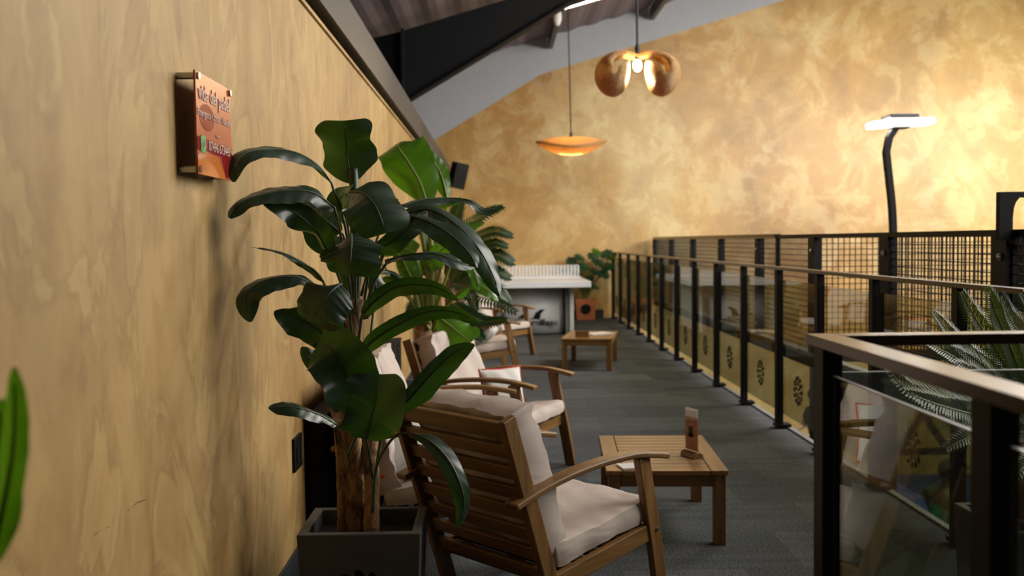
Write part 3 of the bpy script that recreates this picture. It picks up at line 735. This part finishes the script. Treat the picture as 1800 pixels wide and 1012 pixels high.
add_leaves(bn, [
([(-0.452, 3.2, 1.18), (-0.468, 3.25, 1.363), (-0.466, 3.25, 1.529)], [(-0.466, 3.25, 1.544), (-0.473, 3.24, 1.611), (-0.477, 3.22, 1.682), (-0.479, 3.2, 1.74)], 0.088, (-0.05, -1, 0.05), 1),
([(-0.457, 3.2, 1.18), (-0.472, 3.15, 1.399), (-0.501, 3.1, 1.521)], [(-0.504, 3.1, 1.535), (-0.535, 3.05, 1.585), (-0.585, 3.0, 1.619), (-0.644, 2.95, 1.628), (-0.699, 2.88, 1.617), (-0.73, 2.84, 1.582), (-0.733, 2.82, 1.525)], 0.06, (0.1, -0.45, 0.9), 0),
([(-0.461, 3.2, 1.144), (-0.478, 3.1, 1.363), (-0.478, 3.0, 1.439)], [(-0.481, 3.0, 1.456), (-0.536, 2.95, 1.5), (-0.608, 2.9, 1.504), (-0.679, 2.85, 1.486), (-0.72, 2.82, 1.464), (-0.743, 2.8, 1.424)], 0.075, (0, -0.55, 0.8), 0),
([(-0.464, 3.25, 1.178), (-0.499, 3.3, 1.364)], [(-0.512, 3.3, 1.386), (-0.564, 3.3, 1.43), (-0.628, 3.35, 1.476), (-0.704, 3.4, 1.511)], 0.075, (0.2, -0.9, 0.3), 0),
([(-0.466, 3.2, 1.107), (-0.481, 3.1, 1.222), (-0.494, 3.0, 1.303)], [(-0.501, 3.0, 1.315), (-0.525, 2.95, 1.38), (-0.573, 2.92, 1.433), (-0.622, 2.88, 1.459), (-0.671, 2.85, 1.475)], 0.06, (-0.4, -0.7, 0.5), 0),
([(-0.446, 3.2, 1.18), (-0.421, 3.1, 1.397), (-0.412, 3.05, 1.492)], [(-0.447, 3.05, 1.504), (-0.396, 2.98, 1.5), (-0.355, 2.92, 1.467), (-0.331, 2.9, 1.42), (-0.318, 2.9, 1.377)], 0.086, (0.15, -0.85, 0.5), 1),
([(-0.445, 3.15, 1.147), (-0.436, 3.1, 1.327), (-0.433, 3.0, 1.371)], [(-0.433, 3.0, 1.377), (-0.421, 2.92, 1.345), (-0.419, 2.88, 1.304), (-0.425, 2.88, 1.257)], 0.088, (0, -0.95, 0.35), 1),
([(-0.426, 3.2, 1.107), (-0.348, 3.2, 1.343), (-0.284, 3.15, 1.418)], [(-0.279, 3.15, 1.436), (-0.204, 3.1, 1.412), (-0.132, 3.05, 1.367), (-0.08, 3.02, 1.315), (-0.058, 3.0, 1.272)], 0.068, (0.25, -0.75, 0.6), 0),
([(-0.43, 3.3, 1.099), (-0.359, 3.3, 1.362), (-0.311, 3.3, 1.427)], [(-0.297, 3.3, 1.446), (-0.216, 3.3, 1.458), (-0.131, 3.25, 1.409), (-0.057, 3.2, 1.331), (-0.012, 3.2, 1.248), (0.012, 3.2, 1.174)], 0.075, (0.5, -0.7, 0.5), 0),
([(-0.412, 3.1, 1.114), (-0.378, 3.05, 1.222), (-0.328, 3.0, 1.289)], [(-0.331, 3.0, 1.296), (-0.254, 2.95, 1.314), (-0.179, 2.95, 1.315), (-0.12, 2.95, 1.294), (-0.064, 2.98, 1.273)], 0.05, (0.1, -0.4, 0.9), 0),
([(-0.447, 3.3, 1.175), (-0.388, 3.4, 1.401), (-0.329, 3.4, 1.458)], [(-0.319, 3.4, 1.474), (-0.245, 3.45, 1.498), (-0.159, 3.5, 1.503), (-0.09, 3.5, 1.494), (-0.04, 3.5, 1.458), (0.028, 3.5, 1.473)], 0.05, (0, -0.4, 0.9), 0),
([(-0.473, 3.2, 1.034), (-0.508, 3.15, 1.166), (-0.534, 3.1, 1.222)], [(-0.537, 3.1, 1.231), (-0.567, 3.05, 1.277), (-0.625, 3.0, 1.318), (-0.673, 2.95, 1.335), (-0.711, 2.92, 1.342)], 0.035, (0, -0.15, 1), 0),
([(-0.483, 3.2, 0.961), (-0.501, 3.1, 1.116), (-0.525, 3.0, 1.206)], [(-0.534, 3.0, 1.213), (-0.583, 2.95, 1.25), (-0.639, 2.9, 1.252), (-0.687, 2.86, 1.235), (-0.712, 2.84, 1.2), (-0.701, 2.84, 1.129)], 0.07, (-0.2, -0.6, 0.7), 0),
([(-0.449, 3.1, 1.044), (-0.446, 3.0, 1.157), (-0.453, 2.92, 1.221)], [(-0.453, 2.92, 1.232), (-0.475, 2.87, 1.212), (-0.505, 2.85, 1.171), (-0.529, 2.85, 1.124)], 0.078, (-0.1, -0.95, 0.3), 1),
([(-0.476, 3.2, 0.85), (-0.493, 3.2, 0.942)], [(-0.498, 3.2, 0.952), (-0.528, 3.2, 1.026), (-0.576, 3.2, 1.076), (-0.634, 3.15, 1.117), (-0.691, 3.1, 1.141)], 0.085, (-0.3, 0.7, 0.5), 0),
([(-0.431, 3.1, 1.043), (-0.418, 3.08, 1.116)], [(-0.409, 3.05, 1.132), (-0.364, 3.0, 1.176), (-0.301, 2.98, 1.216), (-0.224, 2.97, 1.224), (-0.165, 2.97, 1.21), (-0.113, 2.97, 1.175)], 0.042, (0.1, 0.85, 0.5), 0),
([(-0.434, 3.1, 0.901), (-0.422, 3.05, 0.996)], [(-0.412, 3.03, 1.019), (-0.363, 2.98, 1.063), (-0.292, 2.95, 1.107), (-0.205, 2.93, 1.145), (-0.122, 2.93, 1.144), (-0.052, 2.93, 1.109)], 0.043, (0.1, 0.85, 0.5), 0),
([(-0.463, 3.05, 0.697), (-0.426, 3.0, 0.777)], [(-0.411, 2.95, 0.846), (-0.42, 2.9, 0.913), (-0.442, 2.88, 0.983), (-0.467, 2.86, 1.039), (-0.512, 2.88, 1.07)], 0.085, (-0.3, 0.85, 0.3), 1),
([(-0.395, 3.1, 0.613), (-0.393, 3.0, 0.724)], [(-0.394, 2.95, 0.765), (-0.369, 2.88, 0.836), (-0.349, 2.85, 0.903), (-0.345, 2.87, 0.971)], 0.082, (0, 0.95, 0.2), 1),
([(-0.39, 3.05, 0.554), (-0.364, 3.05, 0.731)], [(-0.326, 3.0, 0.824), (-0.262, 2.95, 0.886), (-0.19, 2.9, 0.968), (-0.121, 2.88, 1.031), (-0.065, 2.88, 1.052)], 0.07, (-0.35, 0.8, 0.5), 0),
([(-0.508, 3.2, 0.628), (-0.513, 3.15, 0.749)], [(-0.507, 3.1, 0.785), (-0.551, 3.05, 0.825), (-0.61, 3.0, 0.856), (-0.688, 2.98, 0.86)], 0.05, (-0.1, -0.6, 0.75), 0),
([(-0.391, 3.05, 0.518), (-0.37, 3.0, 0.671), (-0.309, 2.9, 0.777), (-0.266, 2.88, 0.797)], [(-0.247, 2.86, 0.798), (-0.2, 2.82, 0.788), (-0.151, 2.8, 0.746), (-0.114, 2.78, 0.685), (-0.098, 2.78, 0.612), (-0.117, 2.8, 0.536)], 0.042, (0.4, -0.8, 0.4), 0),
([(-0.467, 3.3, 1.1)], [(-0.471, 3.3, 1.175), (-0.492, 3.3, 1.27), (-0.536, 3.35, 1.345), (-0.602, 3.4, 1.361)], 0.06, (0, -0.9, 0.4), 0),
([(-0.448, 3.3, 1.099), (-0.411, 3.25, 1.27)], [(-0.394, 3.2, 1.326), (-0.325, 3.15, 1.352), (-0.267, 3.15, 1.396), (-0.216, 3.2, 1.447)], 0.055, (0, 0.8, 0.6), 0),
([(-0.478, 3.3, 1.024)], [(-0.48, 3.3, 1.1), (-0.516, 3.3, 1.024), (-0.584, 3.25, 0.956), (-0.638, 3.25, 1.013)], 0.06, (0, -0.9, 0.3), 0),
([(-0.459, 3.3, 1.024), (-0.451, 3.3, 1.25)], [(-0.441, 3.35, 1.325), (-0.408, 3.3, 1.25), (-0.396, 3.3, 1.174), (-0.439, 3.3, 1.099)], 0.04, (0.3, -0.9, 0.2), 0),
([(-0.471, 3.3, 1.175), (-0.479, 3.3, 1.345)], [(-0.486, 3.3, 1.401), (-0.492, 3.25, 1.452), (-0.498, 3.2, 1.487), (-0.454, 3.1, 1.507)], 0.04, (0, -0.9, 0.3), 1),
([(-0.471, 3.3, 1.175), (-0.51, 3.3, 1.289)], [(-0.528, 3.3, 1.345), (-0.565, 3.3, 1.346), (-0.595, 3.28, 1.383), (-0.619, 3.25, 1.453)], 0.05, (0, -0.9, 0.3), 0),
([(-0.437, 3.25, 0.841), (-0.417, 3.35, 1.095)], [(-0.401, 3.4, 1.246), (-0.383, 3.5, 1.247), (-0.343, 3.5, 1.226), (-0.314, 3.5, 1.202)], 0.03, (0, -0.7, 0.6), 0)], m_leaf, m_rib, seed=3)
add_tubes(bn, [
([(-0.507, 3.2, 0.413), (-0.506, 3.2, 0.553), (-0.51, 3.2, 0.702), (-0.525, 3.2, 0.869)], 0.019),
([(-0.462, 3.18, 0.419), (-0.463, 3.18, 0.558), (-0.472, 3.19, 0.741), (-0.48, 3.2, 0.924), (-0.46, 3.2, 1.052), (-0.454, 3.2, 1.171)], 0.031),
([(-0.409, 3.15, 0.427), (-0.404, 3.15, 0.564), (-0.405, 3.15, 0.693), (-0.41, 3.15, 0.802)], 0.026)], m_bark, 'trunk')
add_tubes(bn, [
([(-0.454, 3.2, 1.135), (-0.45, 3.21, 1.326), (-0.456, 3.24, 1.528), (-0.458, 3.25, 1.591)], 0.017)], flat('green_stalk', srgb(44, 70, 36), .5), 'stalk', rough=0)
for i_, (a, b_) in enumerate((((-.47, 3.16, .50), (-.52, 3.14, .86)), ((-.43, 3.13, .62), (-.40, 3.10, .80)))):
    MB().sweep([a, [(a[k] + b_[k]) / 2 for k in range(3)], b_], .03, .008, (1, .2, 0), taper=[1, 1.2, .2]).build('dry_sheath', m_bark, bn, world=True)

pt2 = planter('planter', 'square dark planter behind the middle armchair holding the bright banana plant', -.46, 6.62, .42, .40, .45, m_conc)
bn2 = thing('banana_plant', 'bright green banana plant behind the middle armchair', 'plant', (-.43, 6.6, .40))
bn2.location = (-.43, 6.15, .4)
pt2.location = (-.43, 6.34, 0)
add_leaves(bn2, [
([(-0.421, 6.1, 0.881), (-0.4, 6.1, 1.334)], [(-0.41, 6.1, 1.57), (-0.456, 6.1, 1.716), (-0.519, 6.05, 1.833), (-0.575, 6.0, 1.921), (-0.586, 6.2, 1.968)], 0.15, (-0.1, -1, 0.1), 1),
([(-0.382, 6.2, 0.873), (-0.34, 6.2, 1.333)], [(-0.296, 6.2, 1.614), (-0.323, 6.2, 1.738), (-0.37, 6.2, 1.844), (-0.446, 6.2, 1.939)], 0.075, (0.2, -1, 0.1), 0),
([(-0.386, 6.0, 0.957), (-0.313, 6.0, 1.265)], [(-0.259, 6.0, 1.394), (-0.166, 6.0, 1.441), (-0.064, 6.0, 1.464)], 0.045, (0, -0.7, 0.6), 0),
([(-0.404, 6.0, 0.889), (-0.452, 6.0, 1.095)], [(-0.444, 6.0, 1.157), (-0.371, 5.95, 1.26), (-0.266, 5.9, 1.34)], 0.1, (-0.1, -1, 0.2), 0),
([(-0.428, 6.0, 0.889), (-0.589, 6.0, 1.097), (-0.706, 6.0, 1.253)], [(-0.722, 6.0, 1.287), (-0.619, 6.0, 1.337), (-0.479, 5.95, 1.285)], 0.075, (-0.1, -0.9, 0.3), 1),
([(-0.388, 6.0, 0.819), (-0.357, 5.95, 0.892)], [(-0.347, 5.9, 0.909), (-0.251, 5.85, 0.838), (-0.151, 5.8, 0.761)], 0.1, (0.1, -0.9, 0.4), 1),
([(-0.428, 6.0, 0.889), (-0.499, 6.0, 1.37)], [(-0.508, 6.0, 1.438), (-0.462, 6.0, 1.533), (-0.339, 5.95, 1.577), (-0.185, 5.9, 1.594)], 0.08, (0, -0.5, 0.7), 0),
([(-0.387, 6.0, 0.888), (-0.279, 6.0, 1.196)], [(-0.244, 6.0, 1.298), (-0.18, 5.9, 1.248), (-0.123, 5.85, 1.165), (-0.101, 5.85, 1.064)], 0.07, (0.3, -0.8, 0.4), 0),
([(-0.412, 6.1, 0.811), (-0.514, 6.1, 0.987)], [(-0.531, 6.1, 1.022), (-0.589, 6.0, 1.097), (-0.684, 6.0, 1.139)], 0.06, (-0.1, -0.9, 0.3), 0),
([(-0.394, 6.1, 0.881), (-0.461, 6.1, 1.021)], [(-0.47, 6.0, 1.061), (-0.522, 5.95, 1.173), (-0.56, 5.9, 1.263), (-0.609, 5.9, 1.304)], 0.08, (-0.1, -0.95, 0.3), 0),
([(-0.377, 6.1, 0.845), (-0.287, 6.1, 0.984)], [(-0.248, 6.0, 1.017), (-0.143, 5.95, 1.094), (-0.041, 5.9, 1.054), (0.012, 5.9, 0.992)], 0.07, (0.1, -0.5, 0.7), 0)], m_leaf2, m_stem, r=.011, seed=40)
add_tubes(bn2, [
([(-0.454, 6.15, 0.595), (-0.453, 6.15, 0.878), (-0.46, 6.15, 1.089)], 0.055),
([(-0.369, 6.2, 0.587), (-0.363, 6.2, 0.944), (-0.364, 6.2, 1.369)], 0.045)], m_bark, 'trunk')
add_tubes(bn2, [
([(-0.432, 6.05, 0.85), (-0.462, 6.05, 1.128), (-0.513, 6.05, 1.422)], 0.018),
([(-0.415, 6.0, 0.854), (-0.41, 6.0, 1.163), (-0.44, 6.0, 1.41)], 0.018),
([(-0.387, 6.0, 0.888), (-0.389, 6.0, 1.197), (-0.39, 6.0, 1.573)], 0.02),
([(-0.456, 6.0, 0.889), (-0.484, 6.0, 1.027), (-0.545, 6.0, 1.251)], 0.016)], m_stem, 'stalk', rough=0)

def frond(plant, pts, ll, m, n=30, w=.011, r=.006, droop=.25, seed=0, up=(0, -.25, 1)):
    P = crom(pts, n * 2); mb = MB(); rnd = random.Random(seed)
    for i in range(3, n * 2, 1):
        t = i / (2 * n); T = (P[min(i + 1, n * 2)] - P[i - 1]).normalized(); s = T.cross(Vector(up)).normalized(); U = s.cross(T)
        L_ = ll * math.sin(PI * (.12 + .86 * t)) ** .6
        for q in (-1, 1):
            d = (s * q + T * (.55 + .5 * t) + U * .25).normalized(); L2_ = L_ * rnd.uniform(.9, 1.05)
            a = P[i]; mid = a + d * L2_ * .55; e = a + d * L2_ - U * droop * L2_
            x = T * w / 2
            mb.add([a - x * .6, a + x * .6, mid + x, mid - x, e], [(0, 1, 2, 3), (3, 2, 4)])
    f = mb.build('frond', m, plant, world=True)
    MB().tube(P, r, 6, r1=r * .3).build('rachis', m_stem, plant, world=True, smooth=True).parent = f
pt3 = planter('planter', 'square dark planter near the left wall under the feathery palm', -.33, 7.25, .4, .4, .42, m_conc)
pm = thing('palm_plant', 'feathery palm with toothed fronds behind the bright banana plant', 'plant', (-.33, 7.25, .37))
for i, (pts, ll) in enumerate([
([(-0.336, 7.2, 1.124), (-0.226, 7.1, 1.409), (-0.081, 7.0, 1.534), (0.059, 7.0, 1.596)], 0.13),
([(-0.336, 7.2, 1.124), (-0.187, 7.1, 1.328), (-0.023, 7.0, 1.414), (0.124, 7.0, 1.388)], 0.13),
([(-0.337, 7.2, 1.083), (-0.188, 7.1, 1.247), (-0.024, 7.0, 1.334), (0.087, 7.0, 1.317)], 0.12),
([(-0.337, 7.2, 1.083), (-0.168, 7.1, 1.227), (-0.005, 7.0, 1.254), (0.13, 7.0, 1.201)], 0.15),
([(-0.337, 7.2, 1.042), (-0.169, 7.1, 1.125), (-0.027, 7.0, 1.147), (0.105, 7.0, 1.093)], 0.13),
([(-0.337, 7.2, 1.042), (-0.17, 7.1, 1.044), (-0.028, 7.0, 1.026), (0.091, 7.0, 0.925)], 0.13),
([(-0.329, 7.0, 0.97), (-0.159, 6.6, 0.99), (-0.009, 6.4, 0.962), (0.135, 6.3, 0.894)], 0.13),
([(-0.33, 7.0, 0.93), (-0.205, 6.8, 0.863), (-0.088, 6.7, 0.811), (0.073, 6.6, 0.828)], 0.12),
([(-0.33, 7.0, 0.93), (-0.225, 6.8, 0.824), (-0.146, 6.7, 0.754), (-0.088, 6.6, 0.693)], 0.12),
([(-0.357, 7.2, 1.124), (-0.332, 7.2, 1.37), (-0.289, 7.2, 1.534), (-0.238, 7.2, 1.656)], 0.12),
([(-0.357, 7.2, 1.083), (-0.416, 7.2, 1.289), (-0.496, 7.2, 1.413), (-0.556, 7.2, 1.476)], 0.12),
([(-0.353, 7.1, 1.046), (-0.246, 7.0, 1.189), (-0.143, 6.9, 1.249), (-0.076, 6.8, 1.172)], 0.12),
([(-0.348, 7.0, 1.011), (-0.28, 6.8, 1.058), (-0.189, 6.6, 1.028), (-0.129, 6.5, 0.902)], 0.12),
([(-0.354, 7.1, 0.965), (-0.449, 7.0, 0.972), (-0.542, 6.9, 0.919), (-0.623, 6.9, 0.821)], 0.12)]): frond(pm, pts, ll * 1.0, m_palm, n=16, w=.026, seed=i, up=(0, -.7, .7))
MB().tube([(-.33, 7.25, .34), (-.36, 7.2, .6), (-.38, 7.2, .8)], .055, 10, rough=.2).build('trunk', m_bark, pm, world=True, smooth=True)
add_tubes(pm, [
([(-0.344, 7.2, 0.587), (-0.34, 7.2, 0.836), (-0.345, 7.2, 1.083)], 0.05)], m_bark, 'trunk')
pt4 = planter('planter', 'dark planter hidden behind the near balustrade under the sago palm', 1.62, 2.95, .34, .34, .5, m_conc)
sgp = thing('sago_palm', 'grey green sago palm with fine leaflets behind the near balustrade', 'plant', (1.62, 2.95, .45))
for i, (pts, ll) in enumerate([
([(1.645, 2.95, 0.754), (1.464, 2.85, 0.81), (1.283, 2.75, 0.863), (1.113, 2.65, 0.929), (1.012, 2.6, 1.026)], 0.075),
([(1.645, 2.95, 0.754), (1.471, 2.8, 0.819), (1.299, 2.65, 0.864), (1.16, 2.55, 0.906), (1.035, 2.5, 0.953)], 0.07),
([(1.645, 2.95, 0.754), (1.54, 2.9, 0.833), (1.438, 2.85, 0.91), (1.322, 2.8, 0.992), (1.194, 2.75, 1.056)], 0.07),
([(1.645, 2.95, 0.754), (1.566, 2.95, 0.876), (1.504, 2.95, 0.997), (1.434, 2.95, 1.101), (1.391, 2.95, 1.183)], 0.06),
([(1.645, 2.95, 0.754), (1.592, 2.95, 0.876), (1.547, 2.95, 0.997), (1.503, 2.95, 1.1), (1.468, 2.95, 1.194)], 0.065),
([(1.645, 2.95, 0.754), (1.61, 3.0, 0.833), (1.547, 3.05, 0.915), (1.463, 3.1, 0.999), (1.372, 3.1, 1.112)], 0.055),
([(1.645, 2.95, 0.754), (1.617, 2.95, 0.893), (1.563, 2.9, 1.019), (1.485, 2.85, 1.108), (1.434, 2.8, 1.177)], 0.07),
([(1.645, 2.95, 0.754), (1.624, 2.9, 0.883), (1.586, 2.85, 1.007), (1.533, 2.8, 1.111), (1.491, 2.8, 1.185)], 0.07),
([(1.645, 2.95, 0.754), (1.434, 2.7, 0.806), (1.305, 2.6, 0.827), (1.197, 2.5, 0.834), (1.116, 2.45, 0.816)], 0.06),
([(1.645, 2.95, 0.754), (1.698, 3.0, 0.849), (1.731, 3.0, 0.989), (1.782, 3.0, 1.092)], 0.07),
([(1.645, 2.95, 0.754), (1.693, 2.9, 0.797), (1.716, 2.8, 0.881), (1.735, 2.7, 0.865)], 0.07),
([(1.645, 2.95, 0.754), (1.477, 2.75, 0.836), (1.36, 2.65, 0.91), (1.249, 2.55, 0.979), (1.166, 2.5, 1.024)], 0.07),
([(1.645, 2.95, 0.754), (1.458, 2.6, 0.779), (1.36, 2.45, 0.798), (1.263, 2.35, 0.793), (1.203, 2.3, 0.765)], 0.06)]): frond(sgp, pts, ll * 1.3, m_sago if i not in (0, 2, 7) else m_palm, n=30, w=.0068, r=.005, droop=.2, seed=i + 50, up=(0, -.85, .5))
MB().tube([(1.62, 2.95, .42), (1.62, 2.95, .80)], .055, 12, r1=.065, rough=.3).build('trunk', m_bark, sgp, world=True, smooth=True)

pt5 = planter('planter', 'square orange planter with a black round emblem in the far corner', 1.51, 16.9, .35, .30, .36, m_terra)
e5 = MB(); e5.prism([(.085 * math.cos(t), .19 + .085 * math.sin(t)) for t in [2 * PI * k / 24 for k in range(24)]], 1, -.155, -.149); e5.build('emblem', m_black, pt5)
mo = thing('monstera_plant', 'monstera with split dark leaves in the orange planter at the far corner', 'plant', (1.51, 16.9, .31))
mons = [(1.28, 1.02, .13, 0), (1.40, 1.08, .11, .4), (1.22, .90, .12, -.5), (1.45, .93, .13, .2), (1.33, .80, .13, -.2), (1.70, 1.16, .14, .6), (1.86, 1.14, .13, -.4), (1.62, 1.10, .12, .1),
        (1.98, 1.08, .12, -.9), (1.72, 1.0, .13, .3), (1.88, .92, .14, -.3), (1.80, .80, .13, .2), (1.66, .84, .12, .5), (1.50, .62, .11, 0), (1.62, .60, .11, .6), (1.40, .64, .10, -.6), (1.58, .72, .1, 0)]
for i, (x, z, r, a) in enumerate(mons):
    pts = []; cy = 16.78 - (i % 4) * .05
    for k in range(36):
        th = 2 * PI * k / 36
        rr = r * (1.0 - .28 * (k % 4 == 0 and 3 < k < 33)) * (1 + .18 * math.cos(th)) * (.72 if k in (17, 18, 19) else 1)
        pts.append((rr * math.cos(th), rr * .82 * math.sin(th)))
    Mx = Matrix.Translation((x, cy, z)) @ Matrix.Rotation(a, 4, 'Z') @ Matrix.Rotation(.7, 4, 'X') @ Matrix.Rotation(-PI / 2 + a, 4, 'Z')
    lf = MB().add([Mx @ Vector((0, 0, .01))] + [Mx @ Vector((p[0], p[1], -.03 * (abs(p[1]) / r) ** 2)) for p in pts], [(0, 1 + k, 1 + (k + 1) % 36) for k in range(36)]).build('leaf', m_mons if i not in (5, 8) else m_leaf2, mo, world=True)
    MB().tube(crom([(1.51, 16.9, .30), ((1.51 + x) / 2, 16.88, (.3 + z) / 2 + .05), (x, cy, z)], 8), .008, 5).build('petiole', m_stem, mo, world=True).parent = lf

pt6 = planter('planter', 'dark planter on the floor just left of the viewer', -.58, 1.1, .3, .3, .4, m_conc)
np_ = thing('blade_leaf_plant', 'blurred green blade leaves rising at the left edge close to the viewer', 'plant', (-.58, 1.1, .35))
add_leaves(np_, [
([(-0.573, 1.05, 0.825), (-0.556, 1.05, 0.948)], [(-0.542, 1.05, 1.009), (-0.518, 1.04, 1.085), (-0.501, 1.03, 1.153), (-0.498, 1.03, 1.227)], 0.025, (-0.1, -1, 0.1), 0),
([(-0.573, 1.05, 0.825), (-0.568, 1.05, 0.948)], [(-0.563, 1.05, 1.01), (-0.546, 1.05, 1.071), (-0.53, 1.05, 1.131), (-0.527, 1.06, 1.19)], 0.025, (-0.1, -1, 0.1), 0),
([(-0.573, 1.05, 0.825), (-0.586, 1.05, 0.949)], [(-0.59, 1.05, 1.01), (-0.599, 1.05, 1.071), (-0.615, 1.05, 1.132), (-0.632, 1.06, 1.155)], 0.016, (-0.1, -1, 0.1), 0)], m_leaf2, m_leaf2, seed=90)
MB().tube([(-.58, 1.1, .34), (-.57, 1.07, .62), (-.57, 1.05, .90)], .02, 10, r1=.012).build('stalk', m_stem, np_, world=True, smooth=True)

# ------------------------------------------------------------------ people down on the court
def person(label, loc, rz, shirt, trousers, hairm, capm=None, bend=0.0):
    t = thing('person', label, 'person', loc, rz)
    def skin(name, verts, edges, rad, m, sub=2):
        me = bpy.data.meshes.new(name); me.from_pydata(verts, edges, []); me.materials.append(m)
        o = bpy.data.objects.new(name, me); COL.objects.link(o); o.parent = t
        q = o.modifiers.new('skin', 'SKIN'); q.use_smooth_shade = True
        for i, r in enumerate(rad): me.skin_vertices[0].data[i].radius = r if isinstance(r, tuple) else (r, r)
        me.skin_vertices[0].data[0].use_root = True
        q = o.modifiers.new('sub', 'SUBSURF'); q.levels = sub; q.render_levels = sub; return o
    B = bend
    sk = flat('skin', srgb(196, 146, 116), .6, var=.05)
    hip = (0, 0, .95); wst = (.02 + B * .1, 0, 1.12); ch = (.05 + B * .3, 0, 1.34); nk = (.07 + B * .42, 0, 1.50); hd_ = (.11 + B * .48, 0, 1.60); top = (.12 + B * .5, 0, 1.74)
    V = [hip, wst, ch, nk, hd_, top]; E = [(0, 1), (1, 2), (2, 3), (3, 4), (4, 5)]; Rr = [(.13, .16), (.12, .145), (.12, .165), .055, (.085, .08), .07]
    for s in (-1, 1):
        b0 = len(V)
        V += [(ch[0], s * .19, 1.42), (ch[0] + .06, s * .24, 1.16), (ch[0] + .28, s * .20, 1.08)]
        E += [(2, b0), (b0, b0 + 1), (b0 + 1, b0 + 2)]; Rr += [.055, .042, .03]
        pal = b0 + 2; b1 = len(V)
        V += [(ch[0] + .36, s * .19, 1.08)]; E += [(pal, b1)]; Rr += [(.035, .018)]
        for k in range(4):
            V += [(ch[0] + .40, s * (.16 + .018 * k), 1.085 - .003 * k), (ch[0] + .425, s * (.16 + .017 * k), 1.06)]
            n_ = len(V); E += [(b1, n_ - 2), (n_ - 2, n_ - 1)]; Rr += [.010, .009]
        V += [(ch[0] + .36, s * .15, 1.10), (ch[0] + .385, s * .135, 1.10)]; n_ = len(V); E += [(b1, n_ - 2), (n_ - 2, n_ - 1)]; Rr += [.011, .009]
        b2_ = len(V)
        V += [(0, s * .10, .88), (.03, s * .12, .50), (-.02, s * .12, .10), (.14, s * .13, .04)]
        E += [(0, b2_), (b2_, b2_ + 1), (b2_ + 1, b2_ + 2), (b2_ + 2, b2_ + 3)]; Rr += [.085, .058, .04, (.035, .045)]
    skin('body', V, E, Rr, sk)
    V = [(0, 0, .92), wst, ch, (nk[0] - .01, 0, 1.46)]; E = [(0, 1), (1, 2), (2, 3)]; Rr = [(.155, .185), (.14, .165), (.14, .185), .07]
    for s in (-1, 1):
        V += [(ch[0], s * .19, 1.42), (ch[0] + .045, s * .225, 1.24)]; n_ = len(V); E += [(2, n_ - 2), (n_ - 2, n_ - 1)]; Rr += [.075, .07]
    skin('shirt', V, E, Rr, shirt)
    V = [(0, 0, .97)]; E = []; Rr = [(.15, .18)]
    for s in (-1, 1):
        V += [(0, s * .10, .86), (.03, s * .12, .52)]; n_ = len(V); E += [(0, n_ - 2), (n_ - 2, n_ - 1)]; Rr += [.105, .09]
    skin('shorts', V, E, Rr, trousers)
    h = MB().ell((hd_[0] - .01, 0, 1.69), (.115, .10, .105), 16, 10, keep=lambda x, y, z: z > 1.66 or x < hd_[0] - .04)
    h.build('hair', hairm, t, smooth=True)
    if capm:
        MB().ell((hd_[0], 0, 1.70), (.122, .108, .115), 16, 10, keep=lambda x, y, z: z > 1.70).box(hd_[0] + .08, hd_[0] + .21, -.07, .07, 1.70, 1.712).build('cap', capm, t, smooth=True)
    f = MB().ell((hd_[0] + .105, 0, 1.625), (.022, .014, .02), 8, 6)
    f.build('nose', sk, t, smooth=True)
    for s in (-1, 1): MB().ell((hd_[0] + .085, s * .032, 1.655), (.012, .014, .009), 8, 6).build('eye', m_wt, t, smooth=True); MB().ell((hd_[0], s * .085, 1.645), (.022, .012, .032), 8, 6).build('ear', sk, t, smooth=True)
    MB().ell((hd_[0] + .095, 0, 1.578), (.010, .026, .007), 8, 6).build('mouth', flat('lips', srgb(150, 80, 70)), t, smooth=True)
    return t
m_hair = flat('dark_hair', srgb(38, 26, 20), .7)
person('person in a green shirt and dark green cap standing on the blue court', (4.66, 10.3, LOW + .012), math.radians(20), flat('green_shirt', srgb(42, 150, 92), .8), flat('navy_shorts', srgb(24, 30, 48), .8), m_hair, flat('green_cap', srgb(22, 62, 44), .8))
person('person in a grey shirt and orange shorts seen beside the near balustrade post', (5.1, 15.6, LOW + .012), math.radians(200), flat('grey_shirt', srgb(92, 98, 108), .8), m_orange, m_hair)
